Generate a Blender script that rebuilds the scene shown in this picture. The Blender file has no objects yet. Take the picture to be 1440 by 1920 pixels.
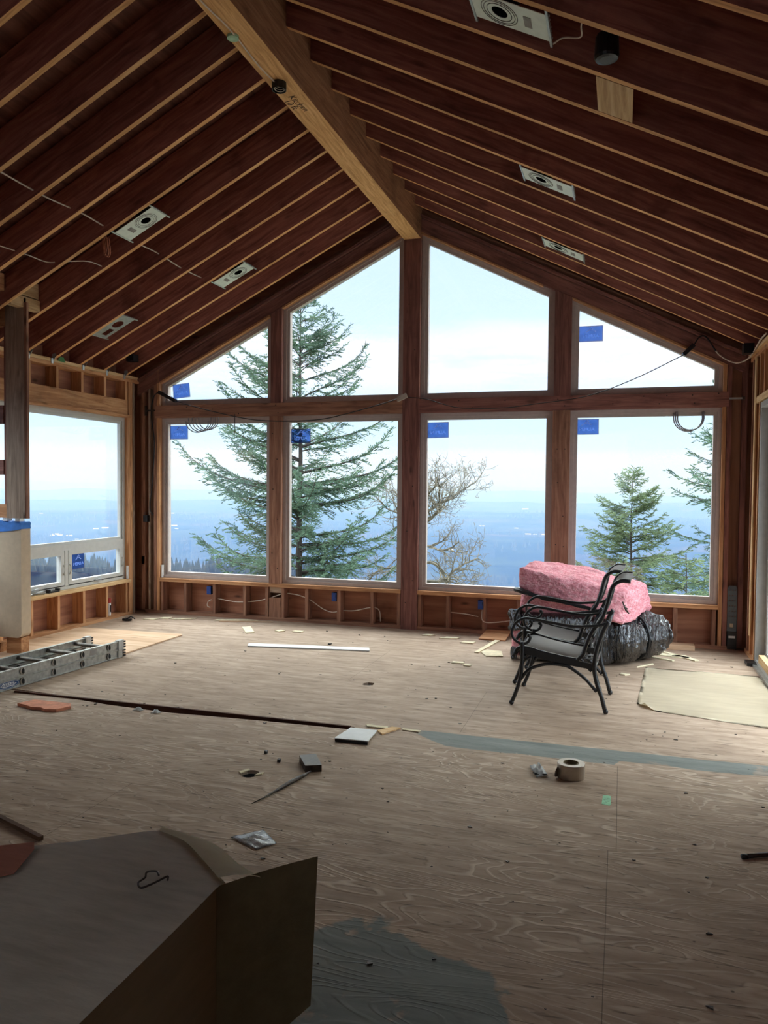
import bpy, bmesh, math, random
from mathutils import Vector, Matrix, noise
import numpy as np

C = bpy.context.scene.collection
SC = bpy.context.scene
random.seed(7)

# ------------------------------------------------------------------ camera, sky, exposure
cam_data = bpy.data.cameras.new('camera')
cam_data.sensor_fit = 'VERTICAL'
cam_data.sensor_height = 36.0
cam_data.lens = 36.0 * 1450.0 / 1920.0
cam_data.clip_start = 0.05
cam_data.clip_end = 90000.0
cam = bpy.data.objects.new('camera', cam_data)
C.objects.link(cam)
# rows turn camera (right, down, forward) into room axes
ROWS = ((0.95599, 0.01840, -0.29282), (0.29326, -0.02966, 0.95557), (0.00890, -0.99939, -0.03375))
CX = Vector((ROWS[0][0], ROWS[1][0], ROWS[2][0])).normalized()
CF = Vector((ROWS[0][2], ROWS[1][2], ROWS[2][2])).normalized()
CU = CX.cross(CF).normalized()
CX = CF.cross(CU).normalized()
cam.matrix_world = Matrix(((CX.x, CU.x, -CF.x, 0.0), (CX.y, CU.y, -CF.y, 0.0), (CX.z, CU.z, -CF.z, 1.60), (0, 0, 0, 1)))
SC.camera = cam

SC.view_settings.view_transform = 'Standard'
SC.view_settings.look = 'None'
SC.view_settings.gamma = 1.0
SC.view_settings.exposure = 0.60
SC.view_settings.use_curve_mapping = False
SC.cycles.volume_bounces = 1
SC.cycles.max_bounces = 10
SC.cycles.diffuse_bounces = 5
SC.cycles.transparent_max_bounces = 24
SC.cycles.sample_clamp_indirect = 6.0
SC.cycles.volume_max_steps = 64

def srgb(r, g, b):
    f = lambda c: (c / 255.0) / 12.92 if c / 255.0 <= 0.04045 else (((c / 255.0) + 0.055) / 1.055) ** 2.4
    return (f(r), f(g), f(b), 1.0)

def nd(nt, kind, ins=None, **props):
    n = nt.nodes.new(kind)
    for k, v in props.items():
        setattr(n, k, v)
    for k, v in (ins or {}).items():
        if isinstance(v, bpy.types.NodeSocket):
            nt.links.new(v, n.inputs[k])
        else:
            n.inputs[k].default_value = v
    return n

def mth(nt, op, a, b=None, c=None, clamp=False):
    n = nt.nodes.new('ShaderNodeMath'); n.operation = op; n.use_clamp = clamp
    for i, v in enumerate((a, b, c)):
        if v is None: continue
        if isinstance(v, bpy.types.NodeSocket): nt.links.new(v, n.inputs[i])
        else: n.inputs[i].default_value = v
    return n.outputs[0]

def ramp(nt, fac, stops, interp='LINEAR'):
    n = nt.nodes.new('ShaderNodeValToRGB')
    cr = n.color_ramp; cr.interpolation = interp
    while len(cr.elements) < len(stops): cr.elements.new(0.5)
    for e, (p, c) in zip(cr.elements, stops):
        e.position = p; e.color = c if len(c) == 4 else (*c, 1)
    nt.links.new(fac, n.inputs[0])
    return n.outputs[0]

def mixc(nt, fac, a, b, mode='MIX'):
    n = nt.nodes.new('ShaderNodeMix'); n.data_type = 'RGBA'; n.blend_type = mode; n.clamp_factor = True
    for i, v in ((0, fac), (6, a), (7, b)):
        if isinstance(v, bpy.types.NodeSocket): nt.links.new(v, n.inputs[i])
        else: n.inputs[i].default_value = v
    return n.outputs[2]

# overcast sky: pale horizon, a cream break, banded cloud, brightest overhead
world = bpy.data.worlds.new('overcast_sky'); SC.world = world; world.use_nodes = True
nt = world.node_tree; nt.nodes.clear()
SKY_GAIN = 0.84
ZENITH_GAIN = 9.3
SIDE_GAIN = 4.0
tc = nd(nt, 'ShaderNodeTexCoord')
sep = nd(nt, 'ShaderNodeSeparateXYZ', {0: tc.outputs['Generated']})
mp = nd(nt, 'ShaderNodeMapping', {0: tc.outputs['Generated']}); mp.inputs['Scale'].default_value = (2.2, 2.2, 16.0)
nz = nd(nt, 'ShaderNodeTexNoise', {'Vector': mp.outputs[0], 'Scale': 1.6, 'Detail': 6.0, 'Roughness': 0.55})
pert = mth(nt, 'MULTIPLY', mth(nt, 'SUBTRACT', nz.outputs[0], 0.5), 0.055)
hgt = mth(nt, 'MULTIPLY', sep.outputs[2], 8.0, clamp=True)
zz = mth(nt, 'ADD', sep.outputs[2], mth(nt, 'MULTIPLY', pert, hgt))
fac = mth(nt, 'DIVIDE', zz, 0.4, clamp=True)
base = ramp(nt, fac, [(0.0, srgb(192, 216, 240)), (0.05, srgb(212, 226, 242)), (0.078, srgb(255, 232, 204)), (0.10, srgb(238, 226, 226)),
                      (0.125, srgb(186, 209, 240)), (0.24, srgb(186, 210, 240)), (0.285, srgb(222, 242, 252)), (0.35, srgb(255, 255, 255)),
                      (0.46, srgb(250, 255, 255)), (0.53, srgb(206, 225, 243)), (0.75, srgb(200, 222, 244)), (1.0, srgb(226, 236, 240))])
nz2 = nd(nt, 'ShaderNodeTexNoise', {'Vector': mp.outputs[0], 'Scale': 4.0, 'Detail': 5.0, 'Roughness': 0.6})
cl = mth(nt, 'MULTIPLY', mth(nt, 'MULTIPLY', mth(nt, 'SUBTRACT', nz2.outputs[0], 0.46), 2.4), hgt)
base = mixc(nt, mth(nt, 'MULTIPLY', mth(nt, 'ADD', cl, 0.0, clamp=True), 1.0, clamp=True), base, srgb(198, 220, 244))
gain = nd(nt, 'ShaderNodeMapRange', {0: sep.outputs[2], 1: 0.31, 2: 0.5, 3: 1.0, 4: ZENITH_GAIN})
side_r = nd(nt, 'ShaderNodeMapRange', {0: sep.outputs[0], 1: 0.45, 2: 0.85, 3: 1.0, 4: SIDE_GAIN})
side_l = nd(nt, 'ShaderNodeMapRange', {0: sep.outputs[0], 1: -0.78, 2: -0.95, 3: 1.0, 4: SIDE_GAIN})
sidem = mth(nt, 'MULTIPLY', side_r.outputs[0], side_l.outputs[0])
low = nd(nt, 'ShaderNodeMapRange', {0: sep.outputs[2], 1: -0.02, 2: 0.0, 3: 0.45, 4: 1.0})
st = mth(nt, 'MULTIPLY', mth(nt, 'MULTIPLY', mth(nt, 'MAXIMUM', gain.outputs[0], sidem), low.outputs[0]), SKY_GAIN)
bg = nd(nt, 'ShaderNodeBackground', {0: base, 1: st})
wo = nd(nt, 'ShaderNodeOutputWorld', {0: bg.outputs[0]})
world.cycles.sampling_method = 'MANUAL'
world.cycles.sample_map_resolution = 1024

# ------------------------------------------------------------------ helpers
MW = {}
def axis_matrix(origin, axis, up=(0, 0, 1)):
    x = Vector(axis).normalized(); u = Vector(up)
    if abs(x.dot(u.normalized())) > 0.98: u = Vector((0, 1, 0))
    y = u.cross(x).normalized(); z = x.cross(y).normalized()
    m = Matrix.Identity(4)
    for i in range(3):
        m[i][0] = x[i]; m[i][1] = y[i]; m[i][2] = z[i]; m[i][3] = origin[i]
    return m

def tag(o, label=None, cat=None, group=None, kind=None):
    if label: o['label'] = label
    if cat: o['category'] = cat
    if group: o['group'] = group
    if kind: o['kind'] = kind
    return o

def place(o, M, parent=None):
    MW[o] = M
    if parent is not None:
        o.parent = parent
        o.matrix_basis = MW[parent].inverted() @ M
    else:
        o.matrix_basis = M
    C.objects.link(o)
    return o

def empty(name, loc, rz=0.0, M=None):
    o = bpy.data.objects.new(name, None); o.empty_display_size = 0.1
    return place(o, M if M is not None else Matrix.Translation(loc) @ Matrix.Rotation(rz, 4, 'Z'))

def from_bm(name, bm, mats, M=None, parent=None, smooth=False, world=True):
    """bm holds world coordinates when world is True, else coordinates in frame M"""
    M = M if M is not None else Matrix.Identity(4)
    if world and M != Matrix.Identity(4):
        bm.transform(M.inverted())
    me = bpy.data.meshes.new(name)
    bmesh.ops.recalc_face_normals(bm, faces=bm.faces)
    bm.to_mesh(me); bm.free()
    for m in (mats if isinstance(mats, (list, tuple)) else [mats]): me.materials.append(m)
    if smooth:
        for p in me.polygons: p.use_smooth = True
    o = bpy.data.objects.new(name, me)
    return place(o, M, parent)

def bm_box(bm, a, b, mi=0):
    vs = [bm.verts.new((x, y, z)) for x in (a[0], b[0]) for y in (a[1], b[1]) for z in (a[2], b[2])]
    for f in ((0, 1, 3, 2), (4, 6, 7, 5), (0, 4, 5, 1), (2, 3, 7, 6), (0, 2, 6, 4), (1, 5, 7, 3)):
        fc = bm.faces.new([vs[i] for i in f]); fc.material_index = mi
    return vs

def bm_prism(bm, poly, ext, mi=0):
    e = Vector(ext)
    lo = [bm.verts.new(p) for p in poly]; hi = [bm.verts.new(Vector(p) + e) for p in poly]
    n = len(lo)
    f = bm.faces.new(lo); f.material_index = mi
    f = bm.faces.new(list(reversed(hi))); f.material_index = mi
    for i in range(n):
        f = bm.faces.new((lo[i], lo[(i + 1) % n], hi[(i + 1) % n], hi[i])); f.material_index = mi

def cm(pts, n=6, closed=False):
    """Catmull-Rom through pts"""
    P = [Vector(p) for p in pts]; out = []
    N = len(P)
    rng = range(N) if closed else range(N - 1)
    for i in rng:
        p1, p2 = P[i], P[(i + 1) % N]
        p0 = P[i - 1] if (i > 0 or closed) else p1 + (p1 - p2)
        p3 = P[(i + 2) % N] if (i + 2 < N or closed) else p2 + (p2 - p1)
        for k in range(n):
            t = k / n
            out.append(0.5 * ((2 * p1) + (p2 - p0) * t + (2 * p0 - 5 * p1 + 4 * p2 - p3) * t * t + (3 * p1 - p0 - 3 * p2 + p3) * t ** 3))
    if not closed: out.append(P[-1])
    return out

def bm_tube(bm, pts, r, sides=8, mi=0, closed=False, sy=1.0, side_dir=None):
    """r: number or list; sy flattens the profile along the second axis"""
    P = [Vector(p) for p in pts]; N = len(P)
    rr = r if isinstance(r, (list, tuple)) else [r] * N
    rings = []; prev = None
    for i, p in enumerate(P):
        a = P[(i - 1) % N] if (i > 0 or closed) else p
        b = P[(i + 1) % N] if (i < N - 1 or closed) else p
        t = (b - a)
        if t.length < 1e-9: t = Vector((0, 0, 1))
        t.normalize()
        if side_dir is not None:
            u = Vector(side_dir) - t * t.dot(Vector(side_dir))
        elif prev is None:
            u = t.orthogonal()
        else:
            u = prev - t * t.dot(prev)
        if u.length < 1e-6: u = t.orthogonal()
        u.normalize(); prev = u; v = t.cross(u)
        rings.append([bm.verts.new(p + (u * math.cos(2 * math.pi * k / sides) + v * math.sin(2 * math.pi * k / sides) * sy) * rr[i]) for k in range(sides)])
    M = N if closed else N - 1
    for i in range(M):
        A, B = rings[i], rings[(i + 1) % N]
        for k in range(sides):
            f = bm.faces.new((A[k], A[(k + 1) % sides], B[(k + 1) % sides], B[k])); f.material_index = mi
    if not closed:
        for R in (rings[0], list(reversed(rings[-1]))):
            f = bm.faces.new(R); f.material_index = mi

def bm_lathe(bm, prof, center, sides=32, mi=0, axis='Z', close=True):
    """prof: (radius, height) pairs round a vertical axis"""
    rings = []
    cx, cy, cz = center
    for r, h in prof:
        ring = []
        for k in range(sides):
            a = 2 * math.pi * k / sides
            ring.append(bm.verts.new((cx + r * math.cos(a), cy + r * math.sin(a), cz + h)))
        rings.append(ring)
    n = len(rings)
    for i in range(n if close else n - 1):
        A, B = rings[i], rings[(i + 1) % n]
        for k in range(sides):
            f = bm.faces.new((A[k], A[(k + 1) % sides], B[(k + 1) % sides], B[k])); f.material_index = mi

def bevel(bm, w, seg=1, ang=0.5):
    es = [e for e in bm.edges if len(e.link_faces) == 2 and e.calc_face_angle(0) > ang]
    bmesh.ops.bevel(bm, geom=es, offset=w, segments=seg, affect='EDGES', profile=0.5, clamp_overlap=True)

def board(name, p0, p1, w, h, m, parent=None, up=(0, 0, 1), bev=0.003):
    """timber from p0 to p1 (centre line), w across, h along up; grain follows its length"""
    p0, p1 = Vector(p0), Vector(p1)
    M = axis_matrix((p0 + p1) / 2, p1 - p0, up)
    L = (p1 - p0).length / 2
    bm = bmesh.new(); bm_box(bm, (-L, -w / 2, -h / 2), (L, w / 2, h / 2))
    if bev: bevel(bm, bev)
    return from_bm(name, bm, m, M, parent, world=False)

def bx(name, a, b, m, parent=None, bev=0.003):
    """timber or slab given by two corners; the local x axis runs along the longest side"""
    a, b = Vector(a), Vector(b)
    d = [abs(b[i] - a[i]) for i in range(3)]
    c = (a + b) / 2
    i = d.index(max(d))
    if i == 2: M = axis_matrix(c, (0, 0, 1), (0, 1, 0)); L = (d[2], d[0], d[1])
    elif i == 1: M = axis_matrix(c, (0, 1, 0)); L = (d[1], d[0], d[2])
    else: M = axis_matrix(c, (1, 0, 0)); L = (d[0], d[1], d[2])
    bm = bmesh.new(); bm_box(bm, (-L[0] / 2, -L[1] / 2, -L[2] / 2), (L[0] / 2, L[1] / 2, L[2] / 2))
    if bev: bevel(bm, min(bev, min(L) * 0.2))
    return from_bm(name, bm, m, M, parent, world=False)

def prism(name, poly, ext, m, parent=None, axis=None, bev=0.0):
    bm = bmesh.new(); bm_prism(bm, poly, ext)
    if bev: bevel(bm, bev)
    c = sum((Vector(p) for p in poly), Vector()) / len(poly)
    M = axis_matrix(c, axis) if axis else Matrix.Translation(c)
    return from_bm(name, bm, m, M, parent)

def tube(name, pts, r, m, parent=None, sides=8, smooth=True, **k):
    bm = bmesh.new(); bm_tube(bm, pts, r, sides, **k)
    P = [Vector(p) for p in pts]; c = sum(P, Vector()) / len(P)
    return from_bm(name, bm, m, Matrix.Translation(c), parent, smooth=smooth)

def copy_tree(o, M=None, parent=None):
    c = o.copy(); C.objects.link(c)
    if parent is not None: c.parent = parent
    if M is not None: c.matrix_basis = M; MW[c] = M
    for ch in list(o.children):
        copy_tree(ch, None, c)
    return c

def text_bm(body, size, depth=0.0, font_scale=1.0):
    cu = bpy.data.curves.new('lettering', 'FONT'); cu.body = body; cu.size = size
    cu.align_x = 'CENTER'; cu.align_y = 'CENTER'; cu.extrude = depth; cu.resolution_u = 2
    ob = bpy.data.objects.new('lettering', cu); C.objects.link(ob)
    bpy.context.view_layer.update()
    me = bpy.data.meshes.new_from_object(ob.evaluated_get(bpy.context.evaluated_depsgraph_get()))
    bm = bmesh.new(); bm.from_mesh(me)
    bpy.data.objects.remove(ob); bpy.data.curves.remove(cu); bpy.data.meshes.remove(me)
    return bm

# ------------------------------------------------------------------ materials
def newmat(name):
    m = bpy.data.materials.new(name); m.use_nodes = True
    nt = m.node_tree; b = nt.nodes['Principled BSDF']
    return m, nt, b

def plain(name, col, rough=0.6, metal=0.0, var=0.12, scale=20.0, bump=0.0, **kw):
    """colour with a little procedural wear"""
    m, nt, b = newmat(name)
    tc = nd(nt, 'ShaderNodeTexCoord')
    n = nd(nt, 'ShaderNodeTexNoise', {'Vector': tc.outputs['Object'], 'Scale': scale, 'Detail': 5.0})
    c2 = tuple(max(0, c * (1 - 2 * var)) for c in col[:3]) + (1,)
    c3 = tuple(min(1, c * (1 + var)) for c in col[:3]) + (1,)
    nt.links.new(ramp(nt, n.outputs[0], [(0.3, c2), (0.7, c3)]), b.inputs['Base Color'])
    b.inputs['Roughness'].default_value = rough; b.inputs['Metallic'].default_value = metal
    if bump:
        bp = nd(nt, 'ShaderNodeBump', {'Height': n.outputs[0], 'Strength': bump, 'Distance': 0.01})
        nt.links.new(bp.outputs[0], b.inputs['Normal'])
    for k, v in kw.items(): b.inputs[k].default_value = v
    return m

def wood(name, dark, mid, light, knots=1.0, grime=0.0, rough=0.75, gscale=1.0):
    m, nt, b = newmat(name)
    tc = nd(nt, 'ShaderNodeTexCoord'); oi = nd(nt, 'ShaderNodeObjectInfo')
    off = nd(nt, 'ShaderNodeVectorMath', {0: tc.outputs['Object']}, operation='ADD')
    rv = nd(nt, 'ShaderNodeCombineXYZ', {0: mth(nt, 'MULTIPLY', oi.outputs['Random'], 37.0), 1: mth(nt, 'MULTIPLY', oi.outputs['Random'], 11.0), 2: mth(nt, 'MULTIPLY', oi.outputs['Random'], 5.0)})
    nt.links.new(rv.outputs[0], off.inputs[1])
    v = off.outputs[0]
    warp = nd(nt, 'ShaderNodeTexNoise', {'Vector': v, 'Scale': 2.0, 'Detail': 2.0})
    wv = nd(nt, 'ShaderNodeVectorMath', {0: warp.outputs['Color'], 1: (0.12, 0.05, 0.05)}, operation='MULTIPLY')
    v2 = nd(nt, 'ShaderNodeVectorMath', {0: v, 1: wv.outputs[0]}, operation='ADD')
    mp = nd(nt, 'ShaderNodeMapping', {0: v2.outputs[0]}); mp.inputs['Scale'].default_value = (1.1 * gscale, 16 * gscale, 16 * gscale)
    n1 = nd(nt, 'ShaderNodeTexNoise', {'Vector': mp.outputs[0], 'Scale': 2.0, 'Detail': 6.0, 'Roughness': 0.6, 'Distortion': 0.6})
    col = ramp(nt, n1.outputs[0], [(0.28, dark), (0.5, mid), (0.74, light)])
    # knots
    mk = nd(nt, 'ShaderNodeMapping', {0: v2.outputs[0]}); mk.inputs['Scale'].default_value = (2.3, 7.0, 7.0)
    vo = nd(nt, 'ShaderNodeTexVoronoi', {'Vector': mk.outputs[0], 'Scale': 1.0})
    kn = mth(nt, 'MULTIPLY', ramp(nt, vo.outputs['Distance'], [(0.05, (1, 1, 1, 1)), (0.16, (0, 0, 0, 1))]), knots * 0.75)
    col = mixc(nt, kn, col, tuple(c * 0.25 for c in dark[:3]) + (1,))
    # broad stains
    n2 = nd(nt, 'ShaderNodeTexNoise', {'Vector': v, 'Scale': 1.7, 'Detail': 5.0, 'Roughness': 0.65})
    stn = mth(nt, 'MULTIPLY', ramp(nt, n2.outputs[0], [(0.56, (0, 0, 0, 1)), (0.72, (1, 1, 1, 1))]), 0.25 + grime)
    col = mixc(nt, stn, col, tuple(c * 0.35 for c in mid[:3]) + (1,))
    hv = nd(nt, 'ShaderNodeHueSaturation', {'Color': col, 'Value': mth(nt, 'ADD', mth(nt, 'MULTIPLY', oi.outputs['Random'], 0.3), 0.85)})
    nt.links.new(hv.outputs[0], b.inputs['Base Color'])
    b.inputs['Roughness'].default_value = rough
    b.inputs['Specular IOR Level'].default_value = 0.25
    bp = nd(nt, 'ShaderNodeBump', {'Height': n1.outputs[0], 'Strength': 0.25, 'Distance': 0.004})
    nt.links.new(bp.outputs[0], b.inputs['Normal'])
    return m

M_RAFTER = wood('rafter_wood', srgb(116, 72, 62), srgb(160, 102, 88), srgb(190, 130, 112), 0.6, 0.5)
M_REDGE_LIT = wood('rafter_lit_edge_wood', srgb(176, 122, 78), srgb(216, 162, 108), srgb(236, 190, 138), 0.5, 0.1)  # lighter edge wood; light on the rafter undersides is put into this colour
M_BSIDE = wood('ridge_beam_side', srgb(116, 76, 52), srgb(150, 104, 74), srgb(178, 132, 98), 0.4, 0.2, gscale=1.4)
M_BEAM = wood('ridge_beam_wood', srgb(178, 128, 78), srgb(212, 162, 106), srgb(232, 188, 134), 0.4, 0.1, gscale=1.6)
M_POST = wood('timber_post_wood', srgb(96, 60, 54), srgb(132, 88, 78), srgb(160, 112, 98), 0.8, 0.3)
M_TRIM = wood('wall_timber_wood', srgb(112, 76, 60), srgb(148, 106, 84), srgb(176, 132, 106), 0.9, 0.25)
M_STUD = wood('stud_wood', srgb(150, 100, 66), srgb(190, 138, 96), srgb(214, 168, 124), 0.8, 0.15)
M_NEW = wood('new_pine_wood', srgb(176, 136, 92), srgb(214, 178, 130), srgb(232, 204, 160), 0.6, 0.05)
M_GREY = wood('weathered_stud_wood', srgb(126, 108, 94), srgb(168, 146, 126), srgb(200, 178, 156), 1.0, 0.35)
M_SHEATH = wood('plywood_sheathing', srgb(124, 80, 62), srgb(158, 108, 84), srgb(184, 132, 104), 1.0, 0.3, gscale=0.35)
M_DECK = wood('roof_deck_wood', srgb(92, 58, 50), srgb(124, 80, 66), srgb(148, 100, 82), 0.5, 0.3, gscale=0.5)
M_SCRAP = plain('pale_wood_scrap', srgb(226, 214, 180), 0.8)
M_PLYPANEL = wood('loose_plywood', srgb(176, 140, 108), srgb(204, 170, 138), srgb(222, 194, 164), 0.5, 0.1, gscale=0.5)
M_VINYL = plain('window_vinyl', srgb(196, 196, 190), 0.4, var=0.03)
M_VINYL_T = plain('window_frame_tan', srgb(182, 168, 160), 0.45, var=0.05)
M_ALU = plain('ladder_aluminium', srgb(176, 178, 174), 0.42, 0.75, var=0.15, scale=30)
M_ALU_D = plain('ladder_rung_aluminium', srgb(140, 134, 124), 0.55, 0.5, var=0.2)
M_STEEL = plain('galvanised_steel', srgb(186, 190, 190), 0.4, 0.7)
M_IRON = plain('black_cast_iron', srgb(26, 25, 26), 0.38, 0.0, var=0.2)
M_BLACK = plain('black_plastic', srgb(22, 22, 24), 0.4, var=0.2)
M_BLUEBOX = plain('blue_plastic_box', srgb(26, 60, 130), 0.5)
M_TAPEBLUE = plain('blue_masking_tape', srgb(50, 120, 205), 0.7)
M_WIRE_W = plain('white_cable', srgb(214, 196, 178), 0.5)
M_WIRE_K = plain('black_cable', srgb(28, 26, 26), 0.5)
M_PLATE = plain('light_housing_plate', srgb(226, 236, 224), 0.5, var=0.04)
M_HOLE = plain('dark_hole', srgb(20, 16, 14), 0.9)
M_PINK = plain('pink_fibreglass', srgb(232, 142, 150), 0.95, var=0.16, scale=14, bump=1.0)
M_PAPER = plain('beige_building_paper', srgb(196, 176, 150), 0.85, var=0.04)
M_WHITEP = plain('white_label_paper', srgb(226, 228, 226), 0.6, var=0.03)
M_RED = plain('red_plastic', srgb(170, 50, 44), 0.5)
M_GREENS = plain('green_sticker_paper', srgb(140, 205, 160), 0.6)
M_ORANGE = plain('orange_pink_foam', srgb(222, 150, 120), 0.9, bump=0.6)
M_BRONZE = plain('silver_tape', srgb(170, 160, 148), 0.3, 0.7, var=0.08)
M_DKMETAL = plain('dark_steel', srgb(74, 66, 60), 0.45, 0.5, var=0.25, scale=40)

def mat_glass():
    m, nt, b = newmat('window_glass'); nt.nodes.remove(b)
    out = nt.nodes['Material Output']
    tr = nd(nt, 'ShaderNodeBsdfTransparent', {0: (0.975, 0.98, 0.985, 1)})
    gl = nd(nt, 'ShaderNodeBsdfGlossy', {0: (1, 1, 1, 1), 'Roughness': 0.02})
    lw = nd(nt, 'ShaderNodeLayerWeight', {'Blend': 0.5})
    fr = mth(nt, 'ADD', 0.03, mth(nt, 'MULTIPLY', mth(nt, 'POWER', lw.outputs['Facing'], 4.0), 0.6))
    mx = nd(nt, 'ShaderNodeMixShader', {0: fr, 1: tr.outputs[0], 2: gl.outputs[0]})
    nt.links.new(mx.outputs[0], out.inputs[0])
    return m
M_GLASS = mat_glass()

def mat_translucent(name, col, t=0.5, var=0.1):
    m, nt, b = newmat(name); nt.nodes.remove(b)
    out = nt.nodes['Material Output']
    d = nd(nt, 'ShaderNodeBsdfDiffuse', {0: col}); tl = nd(nt, 'ShaderNodeBsdfTranslucent', {0: col})
    mx = nd(nt, 'ShaderNodeMixShader', {0: t, 1: d.outputs[0], 2: tl.outputs[0]})
    nt.links.new(mx.outputs[0], out.inputs[0])
    return m
def mat_film(name, col, k):
    m, nt, b = newmat(name); nt.nodes.remove(b); out = nt.nodes['Material Output']
    tc = nd(nt, 'ShaderNodeTexCoord'); n = nd(nt, 'ShaderNodeTexNoise', {'Vector': tc.outputs['Object'], 'Scale': 12.0})
    c = ramp(nt, n.outputs[0], [(0.35, tuple(v * 0.75 for v in col[:3])), (0.65, col)])
    tr = nd(nt, 'ShaderNodeBsdfTransparent', {0: c}); d = nd(nt, 'ShaderNodeBsdfDiffuse', {0: c})
    mx = nd(nt, 'ShaderNodeMixShader', {0: k, 1: tr.outputs[0], 2: d.outputs[0]}); nt.links.new(mx.outputs[0], out.inputs[0])
    return m
M_STK = mat_film('blue_sticker_film', srgb(92, 130, 208), 0.3)
M_STK_EDGE = mat_film('sticker_border', srgb(150, 146, 168), 0.4)
M_STK_TXT = mat_film('sticker_lettering', srgb(176, 204, 250), 0.25)
M_CLEAR = plain('clear_plastic_bag', srgb(220, 226, 228), 0.2, var=0.1, bump=0.6)
M_CLEAR.node_tree.nodes['Principled BSDF'].inputs['Alpha'].default_value = 0.75

def mat_pink():
    m, nt, b = newmat('pink_fibreglass')
    tc = nd(nt, 'ShaderNodeTexCoord')
    mp = nd(nt, 'ShaderNodeMapping', {0: tc.outputs['Object']}); mp.inputs['Scale'].default_value = (3, 3, 16)
    n = nd(nt, 'ShaderNodeTexNoise', {'Vector': mp.outputs[0], 'Scale': 3.0, 'Detail': 9.0, 'Roughness': 0.7, 'Distortion': 0.8})
    n2 = nd(nt, 'ShaderNodeTexNoise', {'Vector': tc.outputs['Object'], 'Scale': 60.0, 'Detail': 4.0})
    f = mth(nt, 'MULTIPLY', mth(nt, 'ADD', n.outputs[0], n2.outputs[0]), 0.5)
    nt.links.new(ramp(nt, f, [(0.36, srgb(206, 122, 130)), (0.5, srgb(230, 154, 162)), (0.64, srgb(246, 196, 200))]), b.inputs['Base Color'])
    b.inputs['Roughness'].default_value = 1.0; b.inputs['Specular IOR Level'].default_value = 0.1
    bp = nd(nt, 'ShaderNodeBump', {'Height': f, 'Strength': 0.8, 'Distance': 0.02})
    nt.links.new(bp.outputs[0], b.inputs['Normal'])
    return m
M_PINK = mat_pink()

def mat_blackbag():
    m, nt, b = newmat('black_plastic_sheet')
    tc = nd(nt, 'ShaderNodeTexCoord')
    mp = nd(nt, 'ShaderNodeMapping', {0: tc.outputs['Object']}); mp.inputs['Scale'].default_value = (26, 5, 5); mp.inputs['Rotation'].default_value = (0.0, 0.25, 0.35)
    n = nd(nt, 'ShaderNodeTexNoise', {'Vector': mp.outputs[0], 'Scale': 1.2, 'Detail': 4.0, 'Distortion': 1.2})
    n2 = nd(nt, 'ShaderNodeTexNoise', {'Vector': tc.outputs['Object'], 'Scale': 5.0, 'Detail': 5.0})
    nt.links.new(ramp(nt, n2.outputs[0], [(0.4, srgb(16, 17, 20)), (0.7, srgb(44, 46, 48))]), b.inputs['Base Color'])
    b.inputs['Roughness'].default_value = 0.16
    b.inputs['IOR'].default_value = 2.1
    bp = nd(nt, 'ShaderNodeBump', {'Height': n.outputs[0], 'Strength': 1.0, 'Distance': 0.07})
    nt.links.new(bp.outputs[0], b.inputs['Normal'])
    return m
M_BAG = mat_blackbag()

def mat_mesh_sling():
    m, nt, b = newmat('grey_woven_sling')
    tc = nd(nt, 'ShaderNodeTexCoord')
    ch = nd(nt, 'ShaderNodeTexChecker', {'Vector': tc.outputs['Object'], 'Scale': 300.0})
    ch.inputs[1].default_value = srgb(168, 165, 162); ch.inputs[2].default_value = srgb(138, 135, 133)
    nt.links.new(ch.outputs[0], b.inputs['Base Color']); b.inputs['Roughness'].default_value = 0.7
    return m
M_SLING = mat_mesh_sling()

def mat_paper(name, a, c, scale=3.0):
    m, nt, b = newmat(name)
    tc = nd(nt, 'ShaderNodeTexCoord')
    mp = nd(nt, 'ShaderNodeMapping', {0: tc.outputs['Object']}); mp.inputs['Scale'].default_value = (1, 5, 5); mp.inputs['Rotation'].default_value = (0, 0, 0.4)
    n = nd(nt, 'ShaderNodeTexNoise', {'Vector': mp.outputs[0], 'Scale': scale * 3, 'Detail': 8.0, 'Roughness': 0.65})
    n2 = nd(nt, 'ShaderNodeTexNoise', {'Vector': tc.outputs['Object'], 'Scale': scale, 'Detail': 3.0})
    f = mth(nt, 'MULTIPLY', mth(nt, 'ADD', n.outputs[0], n2.outputs[0]), 0.5)
    nt.links.new(ramp(nt, f, [(0.35, a), (0.65, c)]), b.inputs['Base Color'])
    b.inputs['Roughness'].default_value = 0.85
    bp = nd(nt, 'ShaderNodeBump', {'Height': n.outputs[0], 'Strength': 0.5, 'Distance': 0.003})
    nt.links.new(bp.outputs[0], b.inputs['Normal'])
    return m
M_BOXPAPER = mat_paper('grey_covering_paper', srgb(166, 158, 142), srgb(200, 192, 174))
M_BOXLIT = mat_paper('lit_covering_paper', srgb(232, 222, 192), srgb(246, 238, 214))  # covering paper again, paler: window light on the fold put into the colour
M_KRAFT = mat_paper('brown_cardboard', srgb(108, 96, 70), srgb(128, 114, 86), 2.0)
M_MAT = mat_paper('cream_floor_paper', srgb(206, 192, 166), srgb(228, 216, 192), 1.2)

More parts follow.
